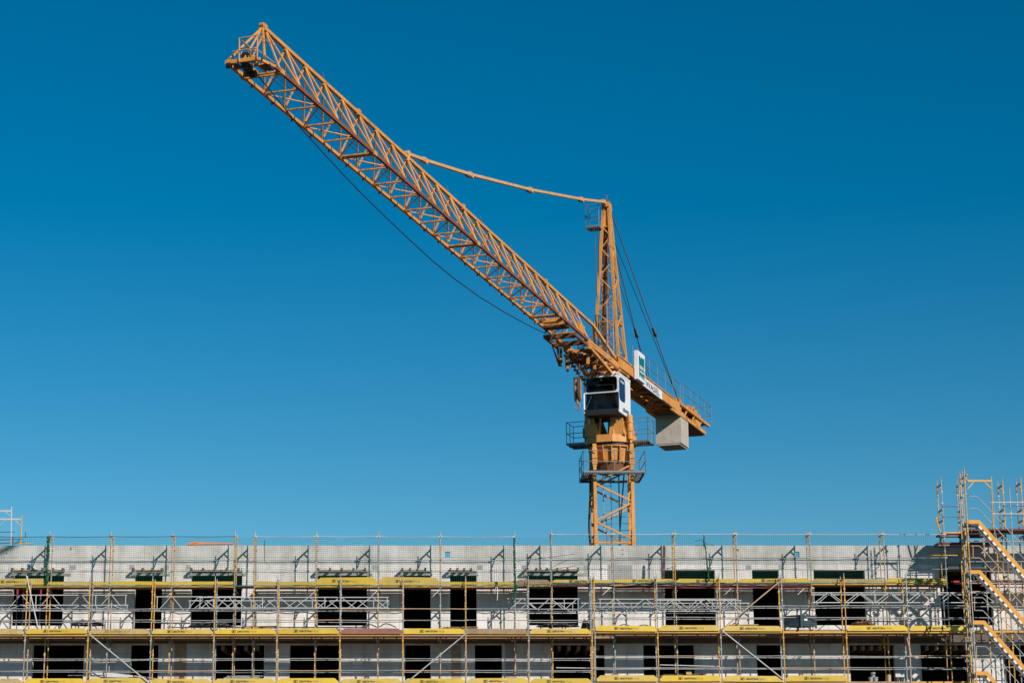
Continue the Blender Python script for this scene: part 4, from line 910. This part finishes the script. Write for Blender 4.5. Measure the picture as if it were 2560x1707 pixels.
# small grey landing at jib root with ladder rails
platform(crane, C(1.35, -.05, 0), PV, DV, .42, .55, 23.95, 1.0, (), (2, 2), 'root_landing', wid=.40, mfl='steel')
mb = MB()
for q in (.20, .52): mb.tube(C(1.1, q, 24.0), C(1.1, q, 26.9), .022, 6)
for i in range(11): mb.tube(C(1.1, .20, 24.1 + .27 * i), C(1.1, .52, 24.1 + .27 * i), .012, 5)
mb.build('root_ladder', M['steel'], crane)
# ---- jib
SR, ZR, SL = 6.45, 23.618, 0.031
HW, HT = 0.68, 1.67
def J(s, q, dz=0.0): return C(s, q, ZR + (s - SR) * SL + dz)
PAN = 1.66; N0 = 42.86
jib = MB()
jib.beam(J(SR, -HW), J(44.1, -HW), .11, .12); jo = jib.build('jib', CR, crane)
mb = MB(); mb.beam(J(SR, HW), J(43.3, HW), .11, .13); mb.build('right_chord', M['crane_rust'], jo)
mb = MB(); mb.beam(J(3.0, 0, HT), J(42.86, 0, HT), .125, .125)
mb.beam(J(3.0, 0, HT), J(.6, .60, .3), .12, .12); mb.beam(J(3.0, 0, HT), J(.8, -.5, .3), .12, .12)
mb.build('top_chord', CR, jo)
mb = MB(); mb.beam(J(SR, HW), J(.9, .66, .12), .12, .12); mb.beam(J(SR, -HW), J(.9, -.66, .12), .12, .12); mb.build('root_chord', CR, jo)
br = MB(); nodes = [N0 - PAN * k for k in range(23)]
RT = .038
for k, s in enumerate(nodes):
    if s < SR - 2: break
    br.tube(J(s, -HW), J(s, HW), .040, 6)
    tn = s - PAN * .12      # top node
    for q in (-HW, HW):
        br.tube(J(tn, 0, HT - .04), J(s, q, .05), RT, 6)
        if k + 1 < len(nodes): br.tube(J(tn, 0, HT - .04), J(nodes[k + 1], q, .05), RT, 6)
    if k % 2 == 1:
        if k + 1 < len(nodes): br.tube(J(s, -HW), J(nodes[k + 1], HW), .028, 6)
        if k > 0: br.tube(J(s, -HW), J(nodes[k - 1], HW), .028, 6)
    br.obox(J(tn, 0, HT - .08), DV * .10, PV * .05, V((0, 0, .05)))
for k in (0, 5, 12, 19):
    s = nodes[k] - .16; br.beam(J(s, -HW), J(s, HW), .085, .085)
    for q in (-HW, HW): br.obox(J(s + .1, q, 0), DV * .16, PV * .075, V((0, 0, .085)))
    br.obox(J(s + .1, 0, HT), DV * .13, PV * .10, V((0, 0, .11)))
br.build('lattice_bracing', CR, jo)
def one(name, m, parent, *fs):
    for f in fs: b_ = MB(); f(b_); b_.build(name, m, parent)
for k in range(0, 21):
    s = N0 - PAN * (k + .45); one('chord_clamp', M['steel_dark'], jo, lambda b: b.obox(J(s, -HW - .03, -.05), DV * .02, PV * .045, V((0, 0, .09))))
for s in (37.8, 20.6, 16.4, 12.9, 24.8): one('rope_guide', M['steel_dark'], jo, lambda b: (b.obox(J(s, .03, HT + .10), DV * .03, PV * .03, V((0, 0, .10))), b.tube(J(s - .02, 0, HT), J(s - .02, .02, HT + .33), .012, 5)))
mb = MB()
for q in (-.12, .10, .22): one('trolley_rope', M['rope'], jo, lambda b: b.tube(J(43, q, .25), J(8, q, .25), .011, 5))
# jib tip
tp = MB(); AP = J(42.85, 0, HT)
for q in (-HW, HW): tp.tube(AP, J(44.10, q, .05), .045, 6)
tp.tube(AP, J(44.10, -HW * .1, .05), .035, 6)
tp.beam(J(44.10, -HW - .05), J(44.10, HW - .25, .0), .13, .13); tp.beam(J(43.30, HW), J(44.10, HW - .25), .09, .09); tp.beam(J(43.60, -HW), J(43.60, HW), .06, .07)
tp.beam(J(43.00, -.1), J(44.10, -.1), .07, .09); tp.beam(J(43.00, .25), J(44.10, .25), .07, .09)
tp.tube(J(42.92, -.07, HT + .06), J(42.92, .07, HT + .06), .07, 10)
tp.build('jib_tip', CR, jo)
mb = MB(); mb.tube(J(44.12, -HW + .0, -.12), J(44.12, -HW + .16, -.12), .10, 10); mb.obox(J(43.8, -.45, -.02), DV * .30, PV * .10, V((0, 0, .015)))
mb.obox(J(43.9, -.10, .06), DV * .11, PV * .10, V((0, 0, .27))); mb.tube(J(43.75, -.22, -.12), J(43.75, .0, -.12), .12, 12); mb.tube(J(43.3, -.22, -.16), J(43.3, .0, -.16), .13, 12)
mb.obox(J(43.4, .42, -.04), DV * .28, PV * .14, V((0, 0, .012))); mb.obox(J(43.1, -.42, -.05), DV * .10, PV * .10, V((0, 0, .06))); mb.build('tip_pulley', M['rope'], jo)
mb = MB(); mb.obox(J(43.85, .12, .12), DV * .10, PV * .10, V((0, 0, .10))); mb.beam(J(43.9, -.25, -.05), J(43.9, -.25, .40), .05, .05); mb.beam(J(43.9, .04, -.05), J(43.9, .04, .40), .05, .05); mb.build('tip_bracket', CR, jo)
mb = MB(); H1 = .76
mb.path([J(43.0, -.20, H1), J(44.2, -.22, H1), J(44.2, .46, H1 + .02), J(43.0, .55, H1 + .1)], .017, 6); mb.path([J(43.4, -.76, .10), J(44.25, -.40, .30), J(44.25, .4, .32), J(43.4, .72, .08)], .017, 6)
for p in ((44.2, -.20), (44.2, .46)): mb.tube(J(p[0], p[1], -.05), J(p[0], p[1], H1), .020, 6)
mb.tube(J(44.2, -.20, H1), J(43.8, .05, .42), .015, 5); mb.build('tip_railing', CR, jo)
# parked trolley and machinery under the jib root
mb = MB(); zt = -.32
mb.beam(J(8.6, -.80, zt), J(8.6, .70, zt), .16, .22); mb.beam(J(7.2, -.80, zt), J(7.2, .70, zt), .16, .22); mb.beam(J(8.9, -.78, zt - .02), J(6.6, -.78, zt - .02), .12, .16); mb.beam(J(8.9, .70, zt), J(6.6, .70, zt), .10, .14)
mb.obox(J(9.6, 0, -.12), DV * .32, PV * .60, V((0, 0, .05)))
mb.beam(J(6.5, -.84, zt - .05), J(6.3, -.84, zt - .85), .08, .10); mb.beam(J(7.4, -.84, zt - .1), J(6.3, -.84, zt - .85), .06, .07); mb.beam(J(6.0, -.5, zt - .3), J(6.0, -.5, zt - .9), .22, .18)
trolley = mb.build('trolley', M['crane_dark'], crane)
mb = MB(); mb.obox(J(9.4, -.2, .18), DV * .25, PV * .38, V((0, 0, .16))); mb.build('trolley_motor', CR, trolley)
mb = MB(); mb.obox(J(6.9, .45, .45), DV * .45, PV * .1, V((0, 0, .22))); mb.build('trolley_box', CR, trolley)
mb = MB(); mb.beam(J(7.9, -.70, zt - .12), J(7.9, .10, zt - .12), .12, .05); mb.beam(J(8.3, -.35, zt - .13), J(7.0, -.15, zt - .13), .22, .04); 
mb.beam(J(10.6, -HW, -.07), J(10.6, HW, -.07), .12, .14); mb.beam(J(6.45, -.86, -.1), J(6.45, .75, -.1), .14, .20)
mb.beam(J(6.4, .74, .05), J(6.4, .74, -.45), .10, .20, DV); mb.build('trolley_frame', CR, trolley)
for q, l0, l1 in ((-.78, 1.0, 1.95), (-.42, 1.2, 2.2)):
    p = ray(1402.5, 870, -0.78) if q < -.5 else ray(1418, 880, -.45)
    bot = ray(1402.5, 915.5, -.78) if q < -.5 else ray(1419, 929, -.45)
    mb = MB(); mb.use(CR); n = 7
    for i in range(n):
        mb.use(M['black'] if i % 2 == (1 if q < -.5 else 0) else CR)
        a = p + (bot - p) * i / n; b = p + (bot - p) * (i + 1) / n; mb.beam(a, b, .11, .09, DV)
    mb.build('striped_buffer_bar', None, trolley)
# slewing platform clutter between jib foot and column
mb = MB()
for q in (-.66, .66): mb.beam(C(6.0, q, 23.35), C(1.2, q, 22.75), .10, .16); mb.beam(C(6.2, q, 23.55), C(-.9, q, 23.42), .12, .26)
for s, zz_ in ((5.6, 23.3), (4.7, 23.2), (3.9, 23.1), (3.0, 23.0), (2.1, 22.9), (1.3, 22.9)): mb.beam(C(s, -.66, zz_), C(s, .66, zz_), .08, .12)
for s in (5.2, 4.0, 2.8): mb.beam(C(s, -.66, 23.45), C(s - 1.1, .66, 23.2), .06, .07); mb.beam(C(s, .66, 23.45), C(s - 1.1, -.66, 23.0), .05, .06)
rnd = random.Random(21)
for i in range(46):
    s = rnd.uniform(.9, 5.8); q = rnd.uniform(-.62, .62); z_ = 23.45 - (6.2 - s) * .12 + rnd.uniform(-.28, .35)
    a = C(s, q, z_); b = C(s + rnd.uniform(-.7, .7), q + rnd.uniform(-.45, .45), z_ + rnd.uniform(-.3, .3)); mb.beam(a, b, rnd.uniform(.03, .06), rnd.uniform(.03, .08))
sl = mb.build('slewing_platform', CR, crane)
mb = MB()
for i in range(60):
    s = rnd.uniform(.9, 6.0); q = rnd.uniform(-.6, .6); z_ = 23.30 - (6.2 - s) * .12 + rnd.uniform(-.22, .25)
    if i % 3 == 0: mb.obox(C(s, q, z_), DV * rnd.uniform(.06, .2), PV * rnd.uniform(.05, .18), V((0, 0, rnd.uniform(.05, .14))))
    else: mb.tube(C(s, q, z_), C(s + rnd.uniform(-.5, .5), q + rnd.uniform(-.4, .4), z_ + rnd.uniform(-.3, .3)), rnd.uniform(.02, .05), 6)
mb.tube(C(3.2, -.45, 23.35), C(3.2, .45, 23.35), .26, 14); mb.tube(C(4.6, -.5, 23.15), C(4.6, -.38, 23.15), .30, 14); mb.tube(C(5.6, -.45, 23.1), C(5.6, -.33, 23.1), .26, 14); mb.tube(C(5.0, .1, 23.0), C(5.0, .22, 23.0), .24, 14)
for i in range(9): mb.tube(C(5.9 - .42 * i, -.70, 23.05 - .09 * i), C(5.9 - .42 * i, -.5, 22.95 - .09 * i + rnd.uniform(-.1, .1)), .07, 6)
mb.build('hoist_machinery', M['crane_dark'], sl)
mb = MB(); mb.tube(C(3.2, -.40, 23.35), C(3.2, .40, 23.35), .20, 16); mb.build('rope_drum', M['steel'], sl)
for (a, b, q) in (((1470, 850), (1470, 910), .35), ((1486.5, 893), (1486.5, 923), .35)):
    m_ = MB(); m_.beam(ray(a[0], a[1], q), ray(b[0], b[1], q), .13, .10, DV); m_.build('corner_strut', CR, sl)
# ---- tie bar from jib to head
mb = MB(); tb = [ray(1018, 385), ray(1060, 400.5), ray(1175, 436.5), ray(1325, 474.5), ray(1453, 498.5), ray(1509, 505)]
for a, b in zip(tb, tb[1:]):
    for q in (-.055, .055): mb.beam(a + PV * q, b + PV * q, .035, .12)
    n = 6
    for i in range(n): p = a + (b - a) * (i / n); mb.obox(p, DV * .035, PV * .08, V((0, 0, .05)))
for p in tb[1:]: mb.tube(p - PV * .11, p + PV * .11, .085, 10); mb.obox(p + V((0, 0, -.02)), DV * .22, PV * .095, V((0, 0, .095)))
mb.beam(tb[0], tb[0] + V((0, 0, -.3)), .2, .2); mb.tube(tb[0] - PV * .10, tb[0] + PV * .10, .13, 12); mb.build('tie_bar', mat('tie_bar_paint', (0.60, 0.34, 0.15), .5, 0, .15, 2., dirt=(.25, .12, .05), dirt_amt=.6), crane)
for p in tb[2:5]: one('tie_bar_joint', M['steel_dark'], crane, lambda b: b.obox(p + DV * .35 + V((0, 0, -.14)), DV * .18, PV * .06, V((0, 0, .05))))
# ---- counter jib
SG = -11.0; zg0, zg1 = 23.42, 23.98
mb = MB()
for q in (-.72, .72):
    mb.beam(C(.9, q, (zg0 + zg1) / 2), C(SG, q, (zg0 + zg1) / 2), .06, zg1 - zg0)
    mb.beam(C(.9, q, zg1), C(SG, q, zg1), .16, .05); mb.beam(C(.9, q, zg0), C(SG, q, zg0), .16, .05)
    for i in range(7): s = -1.2 - i * 1.6; mb.obox(C(s, q, (zg0 + zg1) / 2), DV * .04, PV * .075, V((0, 0, (zg1 - zg0) / 2 - .03)))
    # deeper end frame
    mb.beam(C(-10.2, q, 23.62), C(-12.4, q, 23.62), .10, .76)
    mb.beam(C(-12.0, q * 1.12, 23.93), C(-19.2, q * 1.12, 23.93), .14, .14); mb.beam(C(-12.0, q, 23.36), C(-18.4, q, 23.36), .14, .20)
    for s in (-13.2, -15.0, -16.8): mb.beam(C(s, q, 23.4), C(s - .5, q * 1.1, 23.9), .07, .08)
    mb.obox(C(-16.3, q, 23.55), DV * .5, PV * .1, V((0, 0, .20)))
cj = mb.build('counter_jib', CR, crane)
mb = MB(); rnd = random.Random(4)
for i in range(11): s = -.9 - i * 1.75; mb.beam(C(s, -.70, zg0 + .1), C(s, .70, zg0 + .1), .10, .14)
for i in range(10): s = -.9 - i * 1.75; sg = 1 if i % 2 else -1; mb.beam(C(s, -.68 * sg, zg0 + .08), C(s - 1.75, .68 * sg, zg0 + .08), .07, .08); mb.beam(C(s, .68 * sg, zg0 + .2), C(s - 1.75, -.68 * sg, zg0 + .2), .05, .06)
for i in range(22): s = rnd.uniform(-11, -1.5); q = rnd.uniform(-.6, .5); mb.obox(C(s, q, zg0 + rnd.uniform(.02, .22)), DV * rnd.uniform(.1, .35), PV * rnd.uniform(.03, .10), V((0, 0, .03)))
mb.build('cross_member', CR, cj)
mb = MB(); mb.obox(C(-5.9, 0, zg1 + .01 - .12), DV * 5.9, PV * .62, V((0, 0, .015))); mb.obox(C(-15.5, 0, 23.97), DV * 3.6, PV * .70, V((0, 0, .02)))
mb.obox(C(-16.8, 0, 23.26), DV * 1.7, PV * .62, V((0, 0, .03))); mb.obox(C(-5.0, -.80, 23.25), DV * .3, PV * .2, V((0, 0, .30))); mb.obox(C(-14.0, 0, 23.48), DV * 2.6, PV * .6, V((0, 0, .08))); mb.build('walkway', M['crane_dark'], cj)
mb = MB(); mb.obox(C(-16.8, .1, 24.37), DV * 1.0, PV * .35, V((0, 0, .25))); mb.tube(C(-15.4, -.35, 24.25), C(-15.4, .45, 24.25), .24, 14); mb.obox(C(-18.0, .2, 24.24), DV * .5, PV * .3, V((0, 0, .2))); mb.obox(C(-12.4, .3, 24.17), DV * .35, PV * .4, V((0, 0, .16)))
mb.tube(C(-16.8, -.5, 24.6), C(-16.8, .5, 24.6), .12, 10); mb.build('counter_winch', CR, cj)
mb = MB()
for q, sa, sb in ((.82, -1.6, -12.0), (.98, -12.0, -19.2), (-.82, -1.6, -12.0), (-.98, -12.0, -19.2)):
    zb2_ = zg1 if sa > -10 else 24.0; n = 7 if sa > -10 else 5
    for h in (1.12, .56): mb.tube(C(sa, q, zb2_ + h), C(sb, q, zb2_ + h), .02, 6)
    for i in range(n): s = sa + (sb - sa) * i / (n - 1); mb.tube(C(s, q, zb2_ - .1), C(s, q, zb2_ + 1.12), .02, 6)
for h in (1.12, .56): mb.tube(C(-19.2, -.98, 24.0 + h), C(-19.2, .98, 24.0 + h), .02, 6)
mb.build('walkway_railing', M['rail'], cj)
mb = MB(); q = .74
sB0, sB1 = -12.25, -14.1
bl = thing  # ballast: three cast slabs side by side
for i in range(3):
    a = sB0 + (sB1 - sB0) * i / 3; b = sB0 + (sB1 - sB0) * (i + 1) / 3
    m_ = MB(); cs = (a + b) / 2; hs_ = abs(b - a) / 2 - .022
    m_.obox(C(cs, 0, 22.62), DV * hs_, PV * (.745 - .0 * i), V((0, 0, .90))); m_.obox(C(cs, 0, 21.68 + .0), DV * (hs_ - .03), PV * .66, V((0, 0, .05)))
    for q_ in (-.45, .45):
        for k_ in range(5): m_.tube(C(cs, q_ - .09 + .036 * k_, 23.50 + .07 * math.sin(math.pi * k_ / 5)), C(cs, q_ - .09 + .036 * (k_ + 1), 23.50 + .07 * math.sin(math.pi * (k_ + 1) / 5)), .014, 5)
    m_.box(0, 0, 0, 0, 0, 0) if False else None
    m_.build('ballast_block', M['ballast'], cj)
mb = MB()
for q in (-.6, .6): mb.beam(C(-13.5, q, 23.5), C(-13.5, q, 23.3), .5, .12)
mb.build('ballast_hanger', M['crane_dark'], cj)
# pendants to counter jib
for q, sE in ((.72, -12.0), (-.72, -11.8)):
    a = C(-.12, q * .2, az - .15); e = C(sE, q, 24.1); k = a + (e - a) * (.62)
    m_ = MB(); m_.tube(a, e, .028, 6); m_.obox(k, (e - a).normalized() * .22, PV * .06, DV * .09); m_.obox(a + (e - a) * .64, (e - a).normalized() * .1, PV * .09, DV * .05); m_.build('pendant_rod', M['pend'], crane)
mb = MB(); mb.tube(C(-.12, .18, az - 1.5), C(-12.5, .6, 24.2), .018, 5); mb.tube(C(-.1, -.2, az - 1.6), C(-12.3, -.6, 24.2), .014, 5); mb.build('stay_rope', M['rope'], crane)
# sign board and banner
mb = MB(); qs = .80; mb.obox(C(-2.68, qs + .10, 24.12), DV * .74, PV * .10, V((0, 0, .78))); sgn = mb.build('sign_board', M['white'], cj)
mb = MB(); qf = qs + .204
def SG_(u, v): return C(-2.0 - u * .84, qf, 23.32 + v)
pts = [(.18, .25), (.18, 1.36), (.40, 1.30), (.62, 1.38), (.66, 1.22), (.72, 1.36), (1.05, 1.31), (1.52, 1.40), (1.52, .12), (1.42, .30), (1.30, .10), (1.16, .34), (1.0, .12), (.86, .36), (.68, .14), (.52, .36), (.34, .14)]
# split into simple strips so the zigzag stays a clean polygon
u0 = [.18, .34, .52, .68, .86, 1.0, 1.16, 1.30, 1.42, 1.52]; v0 = [.30, .12, .36, .12, .36, .12, .34, .10, .30, .12]; v1 = [1.36, 1.31, 1.36, 1.22, 1.36, 1.33, 1.31, 1.34, 1.36, 1.40]
for i in range(9):
    mb.add([SG_(u0[i], v0[i]), SG_(u0[i + 1], v0[i + 1]), SG_(u0[i + 1], v1[i + 1]), SG_(u0[i], v1[i])], [(0, 1, 2, 3)])
mb.build('emblem', M['sgreen'], sgn)
mb = MB(); add_text(mb, 'WAHLO', .30, C(-2.0 - .20, qf + .008, 23.32 + .64), -DV, (0, 0, 1), .006, .93); mb.obox(C(-2.0 - .70, qf + .006, 23.32 + .50), DV * .45, PV * .002, V((0, 0, .035))); mb.build('lettering', M['white'], sgn)
mb = MB(); mb.obox(C(-5.6, .83, 23.56), DV * 2.05, PV * .012, V((0, 0, .24))); bn = mb.build('banner', M['white'], cj)
mb = MB(); add_text(mb, 'WASEL', .46, C(-4.1, .848, 23.40), -DV, (0, 0, 1), .004, 2.05); mb.build('lettering', M['navy'], bn)
# ---- hook block
hs = 5.35; ha, hb = ray(1444.5, 944, -.1), ray(1443, 1003, -.1)
mb = MB(); hc = (ha + hb) / 2; hh = (ha.z - hb.z) / 2
for q in (-.10, .10):
    pr = []
    for t in range(16):
        a = 2 * math.pi * t / 16; pr.append(hc + PV * (q - .02) + DV * (.30 * math.cos(a)) * 1.0 + V((0, 0, hh * math.sin(a) * (1.0))))
    mb.prism(pr, PV, .04)
mb.obox(hc + V((0, 0, hh * .35)), DV * .10, PV * .17, V((0, 0, hh * .62))); mb.obox(hc - V((0, 0, hh * .45)), DV * .10, PV * .14, V((0, 0, hh * .5)))
hk = mb.build('hook_block', mat('greasy_block', (0.09, 0.06, 0.045), .6, dirt=(.3, .2, .12), dirt_amt=.6, scale=6.), crane)
mb = MB(); mb.tube(hc + PV * -.07, hc + PV * .07, .26, 16); mb.tube(hc + PV * -.07 + V((0, 0, .35)), hc + PV * .07 + V((0, 0, .35)), .18, 14); mb.obox(hc + PV * .175, DV * .10, PV * .004, V((0, 0, hh * .8))); mb.build('sheave', M['wood'], hk)
mb = MB(); hp = [hb + V((0, 0, .12)), hb + V((0, 0, -.10))]
for t in range(0, 11): a = R(90 - 27 * t); hp.append(hb + V((0, 0, -.28)) + PV * (.13 * math.cos(a) * 1) + V((0, 0, .15 * math.sin(a))))
for i, (a, b) in enumerate(zip(hp, hp[1:])): mb.tube(a, b, .055 - .003 * i, 8)
mb.build('hook', M['hook'], hk)
mb = MB(); mb.tube(ray(1439.5, 885, -.1), ray(1440.5, 946, -.1), .018, 5); mb.tube(ray(1448.5, 886, -.1), ray(1448.5, 946, -.1), .018, 5); mb.build('hook_rope', M['rope'], crane)
mb = MB(); hr_ = [(637, 180), (676, 228), (716, 277), (744, 312), (800, 374), (861, 440), (910, 490), (960, 539), (1020, 596), (1080, 651), (1140, 700), (1197, 741), (1260, 780), (1320, 813), (1392, 847)]
mb.path([ray(a, b, -.15) for a, b in hr_], .022, 5); mb.build('slack_rope', M['rope'], crane)
